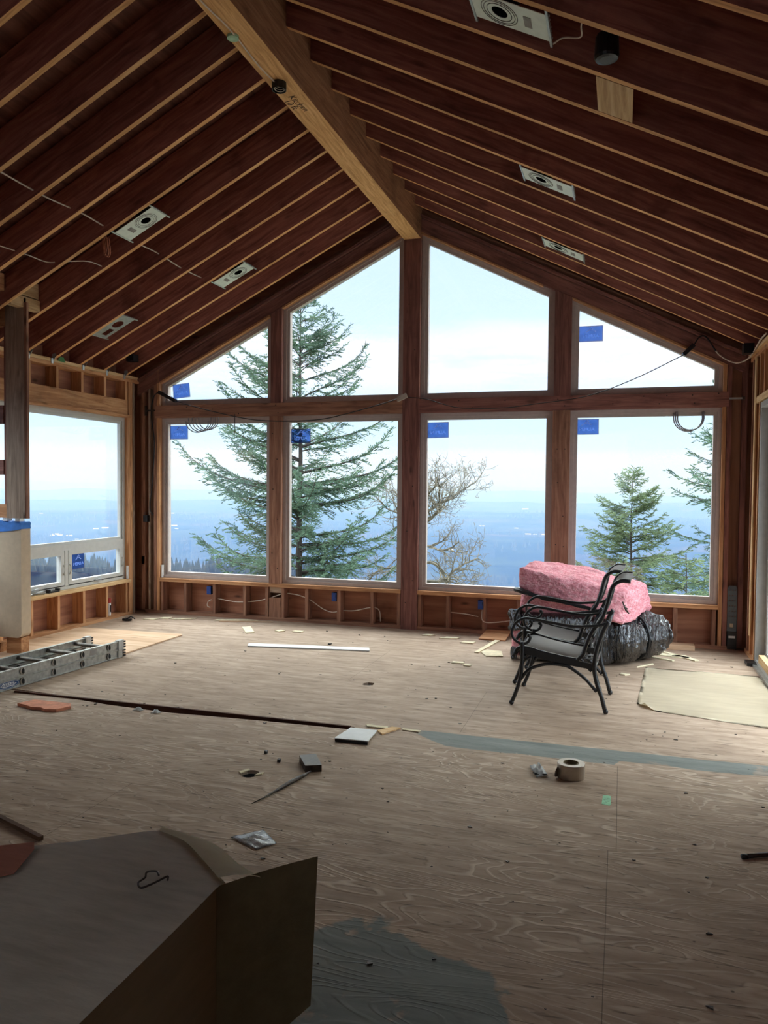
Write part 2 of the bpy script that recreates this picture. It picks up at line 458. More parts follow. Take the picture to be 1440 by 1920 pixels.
def mat_floor():
    m, nt, b = newmat('plywood_subfloor')
    tc = nd(nt, 'ShaderNodeTexCoord'); P = tc.outputs['Object']
    s = nd(nt, 'ShaderNodeSeparateXYZ', {0: P}); X, Y = s.outputs[0], s.outputs[1]
    # flame grain: contour lines of a noise stretched along the sheet length
    mg = nd(nt, 'ShaderNodeMapping', {0: P}); mg.inputs['Scale'].default_value = (0.55, 2.6, 1)
    ng = nd(nt, 'ShaderNodeTexNoise', {'Vector': mg.outputs[0], 'Scale': 1.5, 'Detail': 2.5, 'Roughness': 0.45, 'Distortion': 0.35})
    cont = mth(nt, 'ADD', mth(nt, 'MULTIPLY', ng.outputs[0], 22.0), mth(nt, 'MULTIPLY', Y, 5.0))
    fr = mth(nt, 'FRACT', cont)
    line = ramp(nt, fr, [(0.0, (0.1, 0.1, 0.1, 1)), (0.62, (0, 0, 0, 1)), (0.84, (1, 1, 1, 1)), (0.9, (0.9, 0.9, 0.9, 1)), (1.0, (0.1, 0.1, 0.1, 1))])
    nm = nd(nt, 'ShaderNodeTexNoise', {'Vector': P, 'Scale': 1.3, 'Detail': 4.0})
    patch = ramp(nt, nm.outputs[0], [(0.42, (0, 0, 0, 1)), (0.6, (1, 1, 1, 1))])
    nearm = nd(nt, 'ShaderNodeMapRange', {0: Y, 1: 5.1, 2: 4.6, 3: 0.0, 4: 1.0})
    lfac = mth(nt, 'MULTIPLY', mth(nt, 'MULTIPLY', line, mth(nt, 'ADD', mth(nt, 'MULTIPLY', patch, 0.75), 0.25)), nearm.outputs[0])
    # base tone
    mb = nd(nt, 'ShaderNodeMapping', {0: P}); mb.inputs['Scale'].default_value = (1.2, 7, 1)
    nb = nd(nt, 'ShaderNodeTexNoise', {'Vector': mb.outputs[0], 'Scale': 2.2, 'Detail': 8.0, 'Roughness': 0.65})
    base = ramp(nt, nb.outputs[0], [(0.3, srgb(140, 117, 98)), (0.5, srgb(168, 145, 124)), (0.7, srgb(190, 168, 146))])
    col = mixc(nt, mth(nt, 'MULTIPLY', lfac, 0.72), base, srgb(222, 204, 182))
    # thin dark line beside each pale grain line
    dl = ramp(nt, fr, [(0.9, (0, 0, 0, 1)), (0.955, (1, 1, 1, 1)), (1.0, (0, 0, 0, 1))])
    col = mixc(nt, mth(nt, 'MULTIPLY', mth(nt, 'MULTIPLY', dl, nearm.outputs[0]), 0.4), col, srgb(96, 76, 60))
    # far sheets: short dark flecks
    mf = nd(nt, 'ShaderNodeMapping', {0: P}); mf.inputs['Scale'].default_value = (7, 60, 1)
    nf = nd(nt, 'ShaderNodeTexNoise', {'Vector': mf.outputs[0], 'Scale': 1.0, 'Detail': 3.0})
    fl = ramp(nt, nf.outputs[0], [(0.60, (0, 0, 0, 1)), (0.68, (1, 1, 1, 1))])
    col = mixc(nt, mth(nt, 'MULTIPLY', fl, 0.7), col, srgb(92, 74, 58))
    # dirt blotches and knots
    nd1 = nd(nt, 'ShaderNodeTexNoise', {'Vector': P, 'Scale': 0.9, 'Detail': 6.0, 'Roughness': 0.6})
    col = mixc(nt, mth(nt, 'MULTIPLY', ramp(nt, nd1.outputs[0], [(0.5, (0, 0, 0, 1)), (0.75, (1, 1, 1, 1))]), 0.4), col, srgb(120, 96, 74))
    vk = nd(nt, 'ShaderNodeTexVoronoi', {'Vector': mb.outputs[0], 'Scale': 0.8})
    col = mixc(nt, mth(nt, 'MULTIPLY', ramp(nt, vk.outputs['Distance'], [(0.03, (1, 1, 1, 1)), (0.09, (0, 0, 0, 1))]), 0.5), col, srgb(112, 88, 68))
    nsp = nd(nt, 'ShaderNodeTexVoronoi', {'Vector': P, 'Scale': 9.0})
    col = mixc(nt, mth(nt, 'MULTIPLY', ramp(nt, nsp.outputs['Distance'], [(0.03, (1, 1, 1, 1)), (0.07, (0, 0, 0, 1))]), 0.75), col, srgb(40, 32, 26))
    # reddish bruise beside the ladder
    # grey levelling compound
    ne = nd(nt, 'ShaderNodeTexNoise', {'Vector': P, 'Scale': 3.0, 'Detail': 6.0, 'Roughness': 0.6})
    e = mth(nt, 'MULTIPLY', mth(nt, 'SUBTRACT', ne.outputs[0], 0.5), 0.22)
    def soft(v, lo, hi):
        return nd(nt, 'ShaderNodeMapRange', {0: v, 1: lo, 2: hi, 3: 0.0, 4: 1.0}).outputs[0]
    yb = nd(nt, 'ShaderNodeMapRange', {0: X, 1: -1.32, 2: -1.0, 3: 4.86, 4: 4.615}).outputs[0]
    stepm = nd(nt, 'ShaderNodeMapRange', {0: X, 1: -0.01, 2: 0.02, 3: 0.0, 4: 0.07}).outputs[0]
    lowedge = mth(nt, 'ADD', mth(nt, 'ADD', yb, stepm), mth(nt, 'MULTIPLY', e, 0.35))
    a1 = soft(mth(nt, 'SUBTRACT', Y, lowedge), 0.0, 0.012)
    a2 = soft(mth(nt, 'SUBTRACT', mth(nt, 'ADD', 4.885, mth(nt, 'MULTIPLY', e, 0.15)), Y), 0.0, 0.012)
    a3 = soft(X, -1.28, -1.2)
    strip = mth(nt, 'MULTIPLY', mth(nt, 'MULTIPLY', a1, a2), a3)
    dx = mth(nt, 'DIVIDE', mth(nt, 'ADD', X, 0.8), 0.72); dy = mth(nt, 'DIVIDE', mth(nt, 'SUBTRACT', Y, 1.65), 0.98)
    rr = mth(nt, 'ADD', mth(nt, 'MULTIPLY', dx, dx), mth(nt, 'MULTIPLY', dy, dy))
    rr = mth(nt, 'ADD', rr, mth(nt, 'MULTIPLY', e, 5.5))
    pool = soft(rr, 1.0, 0.94)
    gm = mth(nt, 'MAXIMUM', strip, pool)
    hole = ramp(nt, ne.outputs[0], [(0.60, (0, 0, 0, 1)), (0.64, (1, 1, 1, 1))])
    gm = mth(nt, 'MULTIPLY', gm, mth(nt, 'SUBTRACT', 1.0, mth(nt, 'MULTIPLY', hole, 0.5)))
    gcol = ramp(nt, nb.outputs[0], [(0.3, srgb(104, 110, 106)), (0.7, srgb(134, 138, 132))])
    col = mixc(nt, gm, col, gcol)
    # sheet joints
    seams = [(None, 3.51, -3.6, 1.2), (None, 4.9, -0.9, 1.2), (None, 5.95, -5.7, 1.2), (None, 7.17, -5.7, 1.2), (None, 2.775, -0.03, 1.2), (None, 2.29, -3.6, -0.03),
             (-0.027, None, 1.1, 3.51), (0.008, None, 3.51, 4.6), (-3.27, None, 3.51, 4.74), (-0.975, None, 4.9, 5.95), (-2.12, None, 5.95, 7.17), (-3.42, None, 4.9, 5.95),
             (0.31, None, 5.95, 7.17), (-4.56, None, 5.95, 7.17), (-2.47, None, 1.0, 3.51), (-0.9, None, 7.17, 8.3)]
    acc = None
    wob = mth(nt, 'MULTIPLY', e, 0.02)
    for xs, ys, lo, hi in seams:
        if xs is None:
            d = mth(nt, 'ABSOLUTE', mth(nt, 'ADD', mth(nt, 'SUBTRACT', Y, ys), wob)); t = X
        else:
            d = mth(nt, 'ABSOLUTE', mth(nt, 'ADD', mth(nt, 'SUBTRACT', X, xs), wob)); t = Y
        k = mth(nt, 'LESS_THAN', d, 0.0015)
        k = mth(nt, 'MULTIPLY', k, mth(nt, 'GREATER_THAN', t, lo)); k = mth(nt, 'MULTIPLY', k, mth(nt, 'LESS_THAN', t, hi))
        acc = k if acc is None else mth(nt, 'MAXIMUM', acc, k)
    col = mixc(nt, mth(nt, 'MULTIPLY', acc, 0.6), col, srgb(52, 42, 34))
    nt.links.new(col, b.inputs['Base Color'])
    b.inputs['Roughness'].default_value = 0.72; b.inputs['Specular IOR Level'].default_value = 0.25
    hgt = mth(nt, 'ADD', mth(nt, 'MULTIPLY', lfac, 1.0), mth(nt, 'MULTIPLY', nb.outputs[0], 0.5))
    hgt = mth(nt, 'SUBTRACT', hgt, mth(nt, 'MULTIPLY', acc, 1.0))
    bp = nd(nt, 'ShaderNodeBump', {'Height': hgt, 'Strength': 0.5, 'Distance': 0.004})
    nt.links.new(bp.outputs[0], b.inputs['Normal'])
    return m
M_FLOOR = mat_floor()
# ------------------------------------------------------------------ the room shell
D = 8.289            # room face of the gable wall framing
XL, XR = -5.719, 1.187
XC = -2.24           # ridge line
def roof(x): return 4.645 - 0.5 * abs(x + 2.25)      # underside of the rafters
def struct(o): o['kind'] = 'structure'; return o

# floor slab with the open joint and two holes cut through it
def flat_with_holes(name, outer, holes, z0, z1, m, parent=None):
    bm = bmesh.new(); edges = []
    for lp in [outer] + holes:
        vs = [bm.verts.new((x, y, z1)) for x, y in lp]
        for i in range(len(vs)): edges.append(bm.edges.new((vs[i], vs[(i + 1) % len(vs)])))
    bmesh.ops.triangle_fill(bm, use_beauty=True, use_dissolve=False, edges=edges)
    bmesh.ops.recalc_face_normals(bm, faces=bm.faces)
    r = bmesh.ops.extrude_face_region(bm, geom=list(bm.faces))
    for v in r['geom']:
        if isinstance(v, bmesh.types.BMVert): v.co.z = z0
    return from_bm(name, bm, m, None, parent)
joint = [(-4.52, 4.86), (-3.9, 4.815), (-3.5, 4.805), (-3.0, 4.785), (-2.3, 4.80), (-1.66, 4.80), (-1.66, 4.745), (-2.3, 4.73), (-3.0, 4.69), (-3.52, 4.72), (-3.9, 4.775), (-4.5, 4.835)]
hole1 = [(-1.937 + 0.052 * math.cos(a), 3.832 + 0.056 * math.sin(a)) for a in [k * math.pi / 9 for k in range(18)]]
hole2 = [(-1.962, 5.852), (-1.945, 5.84), (-1.90, 5.846), (-1.878, 5.87), (-1.888, 5.935), (-1.94, 5.94), (-1.965, 5.91)]
floor = struct(flat_with_holes('floor', [(-5.9, -3.1), (1.4, -3.1), (1.4, 8.45), (-5.9, 8.45)], [joint, hole1, hole2], -0.02, 0.0, M_FLOOR))
sub = bx('dark_void_sheet', (-5.9, -3.1, -0.56), (1.4, 8.45, -0.53), M_HOLE, floor, 0)  # near-black sheet; the shade below the floor is put into its colour

# --- gable wall: plywood outside the framing
GW = struct(empty('wall_front', (XC, D, 0)))
def zglass(x): return 4.345 - 0.5 * abs(x + 2.25)
def zopen(x): return 4.435 - 0.5 * abs(x + 2.25)
ys = D + 0.14
def xz(pts, y): return [(x, y, z) for x, z in pts]
prism('plywood_sheathing', xz([(-5.86, -0.05), (1.33, -0.05), (1.33, 0.43), (-5.86, 0.43)], ys), (0, 0.015, 0), M_SHEATH, GW, (1, 0, 0))
prism('plywood_sheathing', xz([(-5.86, 0.43), (-5.45, 0.43), (-5.45, zopen(-5.45)), (-5.86, zopen(-5.86))], ys), (0, 0.015, 0), M_SHEATH, GW, (0, 0, 1))
prism('plywood_sheathing', xz([(0.95, 0.43), (1.33, 0.43), (1.33, zopen(1.33)), (0.95, zopen(0.95))], ys), (0, 0.015, 0), M_SHEATH, GW, (0, 0, 1))
prism('plywood_sheathing', xz([(-5.86, zopen(-5.86)), (XC, zopen(XC)), (1.33, zopen(1.33)), (1.33, roof(1.33) + 0.3), (XC, roof(XC) + 0.3), (-5.86, roof(-5.86) + 0.3)], ys), (0, 0.015, 0), M_SHEATH, GW, (1, 0, 0))
# plates and studs
for a, b in ((-5.64, -2.335), (-2.145, 1.10)):
    bx('bottom_plate', (a, D + 0.005, 0.0), (b, D + 0.14, 0.04), M_TRIM, GW)
for a, b in ((-5.43, -3.95), (-3.95, -2.337), (-2.143, 0.94)):
    bx('sill_plate', (a, D - 0.012, 0.400), (b, D + 0.14, 0.440), M_STUD, GW)
for x in (-5.40, -5.075, -4.68, -4.275, -3.982, -3.775, -3.475, -3.075, -2.675, -2.362, -2.122, -1.80, -1.40, -1.03, -0.61, -0.20, 0.20, 0.545, 0.905):
    w = 0.034 if x not in (-3.075, 0.545) else 0.042
    bx('stud', (x - w / 2, D + 0.004, 0.04), (x + w / 2, D + 0.138, 0.40), M_TRIM, GW)
bx('blocking', (-3.955, D + 0.01, 0.04), (-3.80, D + 0.06, 0.27), M_TRIM, GW)
bx('blocking', (-3.955, D + 0.03, 0.33), (-3.80, D + 0.06, 0.40), M_GREY, GW)
# jamb studs and corner framing, left and right
for a, b, y0, mm in ((-5.47, -5.432, 0.0, M_STUD), (-5.515, -5.475, 0.004, M_TRIM), (-5.60, -5.575, 0.02, M_GREY), (-5.70, -5.655, 0.02, M_TRIM)):
    bx('jamb_stud', (a, D + y0, 0.04), (b, D + 0.138, roof((a + b) / 2) - 0.02), mm, GW)
bx('corner_panel', (-5.655, D + 0.085, 0.04), (-5.60, D + 0.10, 2.72), M_SHEATH, GW)
for a, b, y0, mm in ((0.942, 0.975, 0.0, M_STUD), (0.980, 1.022, 0.006, M_POST), (1.118, 1.165, 0.006, M_POST)):
    bx('jamb_stud', (a, D + y0, 0.04), (b, D + 0.138, roof((a + b) / 2) - 0.02), mm, GW)
bx('corner_panel', (1.022, D + 0.08, 0.04), (1.118, D + 0.10, 2.85), M_SHEATH, GW)

def timber(o, label, cat, group=None): return tag(o, label, cat, group)
post = timber(bx('timber_post', (-2.335, D - 0.004, 0.0), (-2.145, D + 0.138, 4.308), M_POST), 'tall dark red-brown timber post under the ridge beam, between the middle windows', 'post')
mull = []
timber(bx('timber_mullion', (-3.95, D - 0.006, 0.44), (-3.80, D + 0.13, 2.405), M_TRIM), 'brown timber mullion between the two lower windows left of centre post', 'mullion')
timber(bx('timber_mullion', (-0.70, D - 0.006, 0.44), (-0.523, D + 0.13, 2.405), M_TRIM), 'brown timber mullion between the two lower windows right of centre post, behind pink insulation', 'mullion')
def upper_mull(x0, x1, y0, label):
    timber(prism('timber_mullion', xz([(x0, 2.555), (x1, 2.555), (x1, zopen(x1) - 0.002), (x0, zopen(x0) - 0.002)], y0), (0, D + 0.13 - y0, 0), M_POST, None, (0, 0, 1), 0.003), label, 'mullion')
upper_mull(-3.94, -3.80, D + 0.002, 'dark timber mullion above the transom, left of the centre post')
upper_mull(-0.695, -0.523, D - 0.004, 'dark timber mullion above the transom, right of the centre post')
timber(board('transom_beam', (-5.49, D + 0.045, 2.482), (-2.337, D + 0.045, 2.482), 0.10, 0.148, M_TRIM), 'long horizontal brown timber transom across the left windows', 'beam')
timber(board('transom_beam', (-2.143, D + 0.045, 2.482), (0.995, D + 0.045, 2.482), 0.10, 0.148, M_POST), 'long horizontal brown timber transom across the right windows', 'beam')
def rake(s, label, lab2):
    def X(d): return -2.24 + s * d
    a, b = 0.098, 3.50 if s < 0 else 3.38
    n = Vector((s * 1, 0, -0.5)).normalized()
    def band(o0, o1, y0, y1, m, nm, a=a, b=b, parent=None):
        return prism(nm, [(X(a), y0, zopen(X(a)) + o0), (X(b), y0, zopen(X(b)) + o0), (X(b), y0, zopen(X(b)) + o1), (X(a), y0, zopen(X(a)) + o1)], (0, y1 - y0, 0), m, parent, n, 0.002)
    r = band(0.0, 0.145, D, D + 0.138, M_POST, 'rake_beam'); timber(r, label, 'beam')
    t = band(0.152, 0.185, D - 0.035, D + 0.13, M_POST, 'rake_trim'); timber(t, lab2, 'board')
    band(0.192, 0.25, D + 0.02, D + 0.13, M_TRIM, 'backing_strip', parent=t)
    l = band(-0.022, -0.001, D - 0.008, D + 0.06, M_STUD, 'edge_strip', parent=r, a=0.1, b=1.42 if s > 0 else 1.55)
    l = band(-0.022, -0.001, D - 0.008, D + 0.06, M_STUD, 'edge_strip', parent=r, a=1.72, b=3.18)
rake(-1, 'sloping brown beam over the left gable windows', 'narrow sloping trim board above the left rake beam')
rake(1, 'sloping brown beam over the right gable windows', 'narrow sloping trim board above the right rake beam')

# --- windows of the gable
def ring_frame(name, outer, inner, y0, y1, m, parent):
    """frame between two xz polygons of the same length"""
    bm = bmesh.new(); n = len(outer)
    A = [[bm.verts.new((x, y, z)) for x, z in P] for P in (outer, inner) for y in (y0, y1)]
    of, ob, if_, ib = A
    for i in range(n):
        j = (i + 1) % n
        bm.faces.new((of[i], of[j], if_[j], if_[i])); bm.faces.new((ob[i], ib[i], ib[j], ob[j]))
        bm.faces.new((of[i], ob[i], ob[j], of[j])); bm.faces.new((if_[i], if_[j], ib[j], ib[i]))
    c = Vector((sum(p[0] for p in outer) / n, y0, sum(p[1] for p in outer) / n))
    return from_bm(name, bm, m, Matrix.Translation(c), parent)
def inset(poly, d):
    n = len(poly); out = []
    area = sum(poly[i][0] * poly[(i + 1) % n][1] - poly[(i + 1) % n][0] * poly[i][1] for i in range(n))
    s = 1 if area > 0 else -1
    for i in range(n):
        p0, p1, p2 = Vector(poly[i - 1]), Vector(poly[i]), Vector(poly[(i + 1) % n])
        d1, d2 = (p1 - p0).normalized(), (p2 - p1).normalized()
        n1, n2 = Vector((-d1.y, d1.x)) * s, Vector((-d2.y, d2.x)) * s
        k = (n1 + n2); k = k / max(1e-6, k.dot(n1))
        out.append(tuple(p1 + k * d))
    return out
win_no = [0]
def gable_window(poly, d1=0.038, d2=0.034):
    win_no[0] += 1
    cx = sum(p[0] for p in poly) / len(poly); cz = min(p[1] for p in poly)
    w = struct(empty('window_%d' % win_no[0], (cx, D + 0.09, cz)))
    i1 = inset(poly, d1); i2 = inset(poly, d1 + d2)
    ring_frame('window_frame', poly, i1, D + 0.055, D + 0.15, M_VINYL_T, w)
    ring_frame('glazing_bead', i1, i2, D + 0.075, D + 0.14, M_VINYL_T, w)
    g = prism('glass_pane', [(x, D + 0.10, z) for x, z in i2], (0, 0.006, 0), M_GLASS, w)
    return w
lowz = (0.442, 2.406)
for a, b in ((-5.43, -3.95), (-3.80, -2.337), (-2.143, -0.70), (-0.523, 0.94)):
    gable_window([(a, lowz[0]), (b, lowz[0]), (b, lowz[1]), (a, lowz[1])])
for a, b in ((-5.43, -3.94), (-3.80, -2.337), (-2.143, -0.695), (-0.523, 0.94)):
    gable_window([(a, 2.557), (b, 2.557), (b, zopen(b) - 0.003), (a, zopen(a) - 0.003)])

# --- left wall
LW = struct(empty('wall_left', (XL, 4, 0)))
xo = -5.86
bx('plywood_sheathing', (xo - 0.015, -3.1, -0.05), (xo, 8.43, 0.42), M_SHEATH, LW, 0)
bx('plywood_sheathing', (xo - 0.015, -3.1, 2.42), (xo, 8.43, 3.05), M_SHEATH, LW, 0)
bx('plywood_sheathing', (xo - 0.015, 8.08, 0.42), (xo, 8.43, 2.42), M_SHEATH, LW, 0)
bx('plywood_sheathing', (xo - 0.015, -3.1, 0.42), (xo, 5.1, 2.42), M_SHEATH, LW, 0)
bx('bottom_plate', (xo, 2.0, 0.0), (XL, 8.14, 0.038), M_STUD, LW)
bx('sill_plate', (xo, 5.0, 0.398), (XL + 0.012, 8.10, 0.438), M_NEW, LW)
for y in (4.81, 5.23, 5.65, 6.045, 6.448, 6.845, 7.251, 7.655, 8.03):
    bx('stud', (xo, y - 0.018, 0.038), (XL, y + 0.018, 0.398), M_STUD, LW)
bx('window_header', (xo + 0.03, 4.9, 2.43), (XL + 0.004, 8.05, 2.605), M_STUD, LW)
bx('window_header_lip', (xo, 4.9, 2.395), (XL + 0.02, 8.10, 2.43), M_STUD, LW)
for y in (5.62, 6.03, 6.435, 6.84, 7.235, 7.63, 8.03):
    bx('stud', (xo, y - 0.018, 2.605), (XL, y + 0.018, 2.83), M_STUD, LW)
bx('top_plate', (xo, 2.0, 2.83), (XL + 0.004, 8.28, 2.868), M_STUD, LW)
bx('top_plate', (xo, 2.0, 2.87), (XL, 8.28, 2.906), M_NEW, LW)
for a, b in ((8.075, 8.112), (8.116, 8.15)):
    bx('jamb_stud', (xo, a, 0.0), (XL, b, 2.83), M_STUD, LW)
bx('jamb_stud', (xo, 8.2, 0.0), (XL - 0.03, 8.24, 2.83), M_GREY, LW)
# big fixed light over two awning sashes
win_no[0] += 1
w9 = struct(empty('window_%d' % win_no[0], (-5.8, 6.6, 0.44)))
def yz_frame(name, y0, y1, z0, z1, d, x0, x1, m, parent):
    bm = bmesh.new()
    bm_box(bm, (x0, y0, z0), (x1, y0 + d, z1)); bm_box(bm, (x0, y1 - d, z0), (x1, y1, z1))
    bm_box(bm, (x0, y0 + d, z0), (x1, y1 - d, z0 + d)); bm_box(bm, (x0, y0 + d, z1 - d), (x1, y1 - d, z1))
    return from_bm(name, bm, m, Matrix.Translation((x0, y0, z0)), parent)
yz_frame('window_frame', 5.10, 8.075, 0.44, 2.395, 0.045, -5.84, -5.775, M_VINYL, w9)
yz_frame('glazing_bead', 5.145, 8.03, 0.93, 2.35, 0.028, -5.83, -5.79, M_VINYL, w9)
bx('mid_rail', (-5.84, 5.14, 0.865), (-5.772, 8.03, 0.93), M_VINYL, w9)
bx('glass_pane', (-5.812, 5.17, 0.955), (-5.806, 8.005, 2.325), M_GLASS, w9, 0)
for y0, y1 in ((5.145, 6.02), (6.07, 7.0), (7.07, 8.03)):
    s = yz_frame('awning_sash', y0, y1, 0.475, 0.865, 0.052, -5.835, -5.775, M_VINYL, w9)
    bx('glass_pane', (-5.808, y0 + 0.05, 0.52), (-5.802, y1 - 0.05, 0.82), M_GLASS, s, 0)
    ym = (y0 + y1) / 2
    bx('crank_handle', (-5.775, ym - 0.055, 0.478), (-5.755, ym + 0.055, 0.492), M_STEEL, s)
    tube('crank_handle', [(-5.757, ym - 0.05, 0.49), (-5.75, ym, 0.498), (-5.757, ym + 0.05, 0.502)], 0.005, M_STEEL, s)
    for yy in ((y1 - 0.015, y0 + 0.015)):
        tube('sash_latch', [(-5.772, yy, 0.60), (-5.755, yy, 0.64), (-5.756, yy, 0.68), (-5.772, yy, 0.71)], 0.006, M_VINYL, s)
for yy in (6.045, 7.035):
    bx('window_mullion', (-5.838, yy - 0.024, 0.475), (-5.774, yy + 0.024, 0.865), M_VINYL, w9)

# --- right wall with the sliding door
RW = struct(empty('wall_right', (XR, 4, 0)))
xr = 1.327
bx('plywood_sheathing', (xr, 7.74, -0.05), (xr + 0.015, 8.43, 3.1), M_SHEATH, RW, 0)
bx('plywood_sheathing', (xr, -3.1, -0.05), (xr + 0.015, 4.6, 3.1), M_SHEATH, RW, 0)
bx('plywood_sheathing', (xr, 4.6, 2.42), (xr + 0.015, 7.74, 3.1), M_SHEATH, RW, 0)
for y in (8.15, 7.985, 7.76):
    bx('stud', (XR, y - 0.019, 0.03), (xr, y + 0.019, 2.83), M_STUD if y < 8.1 else M_TRIM, RW)
bx('pale_jamb_strip', (XR - 0.012, 7.90, 0.22), (XR + 0.0, 7.97, 2.83), M_NEW, RW)
for y in (7.53, 7.13, 6.72, 6.31):
    bx('stud', (XR, y - 0.019, 2.46), (xr, y + 0.019, 2.83), M_STUD, RW)
bx('door_header', (XR - 0.004, 4.6, 2.395), (xr, 7.93, 2.455), M_NEW, RW)
bx('top_plate', (XR - 0.004, 3.0, 2.83), (xr, 8.28, 2.866), M_STUD, RW)
bx('top_plate', (XR - 0.03, 3.0, 2.868), (xr, 8.25, 2.90), M_NEW, RW)
bx('bottom_plate', (XR, 7.74, 0.0), (xr, 8.28, 0.038), M_STUD, RW)
d1 = struct(empty('door_1', (1.25, 6.2, 0)))
M_DOORF = plain('grey_door_frame', srgb(168, 166, 160), 0.45, var=0.05)
yz_frame('door_frame', 4.65, 7.735, 0.0, 2.385, 0.05, 1.195, 1.325, M_DOORF, d1)
bx('door_track', (1.16, 4.65, 0.0), (1.325, 7.70, 0.022), M_ALU, d1)
bx('door_track', (1.205, 4.65, 0.022), (1.215, 7.68, 0.034), M_STEEL, d1)
bx('door_track', (1.255, 4.65, 0.022), (1.265, 7.68, 0.034), M_STEEL, d1)
for (y0, y1, x0) in ((6.13, 7.68, 1.27), (4.70, 6.19, 1.215)):
    s = yz_frame('door_sash', y0, y1, 0.036, 2.34, 0.09, x0, x0 + 0.04, M_DOORF, d1)
    bx('glass_pane', (x0 + 0.017, y0 + 0.085, 0.12), (x0 + 0.023, y1 - 0.085, 2.26), M_GLASS, s, 0)
bx('door_stop_block', (1.20, 6.9, 0.036), (1.25, 7.55, 0.12), M_NEW, d1)

# --- behind the camera: an added, unseen window to light the near end of the room
BX0, BX1, BZ0, BZ1 = -4.4, 0.2, 0.8, 3.0
BW = struct(empty('wall_back', (XC, -3.15, 0)))
bx('plywood_sheathing', (-5.9, -3.2, -0.05), (1.4, -3.1, BZ0), M_SHEATH, BW, 0)
bx('plywood_sheathing', (-5.9, -3.2, BZ1), (1.4, -3.1, 4.9), M_SHEATH, BW, 0)
bx('plywood_sheathing', (-5.9, -3.2, BZ0), (BX0, -3.1, BZ1), M_SHEATH, BW, 0)
bx('plywood_sheathing', (BX1, -3.2, BZ0), (1.4, -3.1, BZ1), M_SHEATH, BW, 0)
win_no[0] += 1
fill_win = struct(empty('window_%d' % win_no[0], ((BX0 + BX1) / 2, -3.15, BZ0)))  # window added out of view as fill light
bm = bmesh.new()
for a, b in (((BX0, -3.2, BZ0), (BX0 + 0.06, -3.1, BZ1)), ((BX1 - 0.06, -3.2, BZ0), (BX1, -3.1, BZ1)), ((BX0 + 0.06, -3.2, BZ0), (BX1 - 0.06, -3.1, BZ0 + 0.06)), ((BX0 + 0.06, -3.2, BZ1 - 0.06), (BX1 - 0.06, -3.1, BZ1))): bm_box(bm, a, b)
from_bm('window_frame', bm, M_VINYL, MW[fill_win], fill_win)
bx('glass_pane', (BX0 + 0.06, -3.153, BZ0 + 0.06), (BX1 - 0.06, -3.147, BZ1 - 0.06), M_GLASS, fill_win, 0)

# --- roof deck, ridge beam, rafters
CE = struct(empty('ceiling', (XC, 3, 4.9)))
th = 0.255
for s in (-1, 1):
    xe = XC + s * 4.25
    prism('roof_deck', [(XC, -3.2, roof(XC) + th + 0.02), (xe, -3.2, roof(xe) + th + 0.02), (xe, -3.2, roof(xe) + th + 0.045), (XC, -3.2, roof(XC) + th + 0.045)], (0, 12.0, 0), M_DECK, CE, (0, 1, 0))
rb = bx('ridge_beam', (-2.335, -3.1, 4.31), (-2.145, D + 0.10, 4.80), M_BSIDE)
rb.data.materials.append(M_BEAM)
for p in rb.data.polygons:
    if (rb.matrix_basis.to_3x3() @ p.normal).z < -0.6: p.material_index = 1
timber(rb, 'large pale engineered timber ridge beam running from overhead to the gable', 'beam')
ORD = ['nearest the gable wall', 'second from the gable wall', 'third from the gable wall', 'fourth from the gable wall', 'fifth from the gable wall', 'sixth from the gable wall', 'seventh from the gable wall', 'eighth from the gable wall', 'ninth from the gable wall', 'tenth from the gable wall', 'eleventh from the gable wall', 'twelfth from the gable wall', 'thirteenth from the gable wall', 'fourteenth from the gable wall', 'fifteenth from the gable wall']
def rafter_proto(s, m):
    x0 = -2.335 if s < 0 else -2.145
    x1 = x0 + s * 4.0
    n = Vector((s * 1.0, 0, -0.5)).normalized()
    pts = [(x0, -0.02, roof(x0)), (x1, -0.02, roof(x1)), (x1, -0.02, roof(x1) + th), (x0, -0.02, roof(x0) + th)]
    bm = bmesh.new(); bm_prism(bm, pts, (0, 0.04, 0)); bevel(bm, 0.003)
    bmesh.ops.recalc_face_normals(bm, faces=bm.faces)
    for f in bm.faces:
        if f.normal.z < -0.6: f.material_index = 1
    c = sum((Vector(p) for p in pts), Vector()) / 4; c.y = 0
    M = axis_matrix(c, n)
    return from_bm('rafter', bm, [m, M_REDGE_LIT], M), M
RY = [5.16 + 0.4115 * (7 - k) for k in range(15)]
for s, side in ((-1, 'left'), (1, 'right')):
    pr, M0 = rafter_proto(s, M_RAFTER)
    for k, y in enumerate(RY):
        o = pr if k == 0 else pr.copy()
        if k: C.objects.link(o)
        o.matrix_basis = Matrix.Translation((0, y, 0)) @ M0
        tag(o, 'dark red-brown rafter on the %s roof slope, %s' % (side, ORD[k]), 'rafter', 'rafters of the %s roof slope' % side)
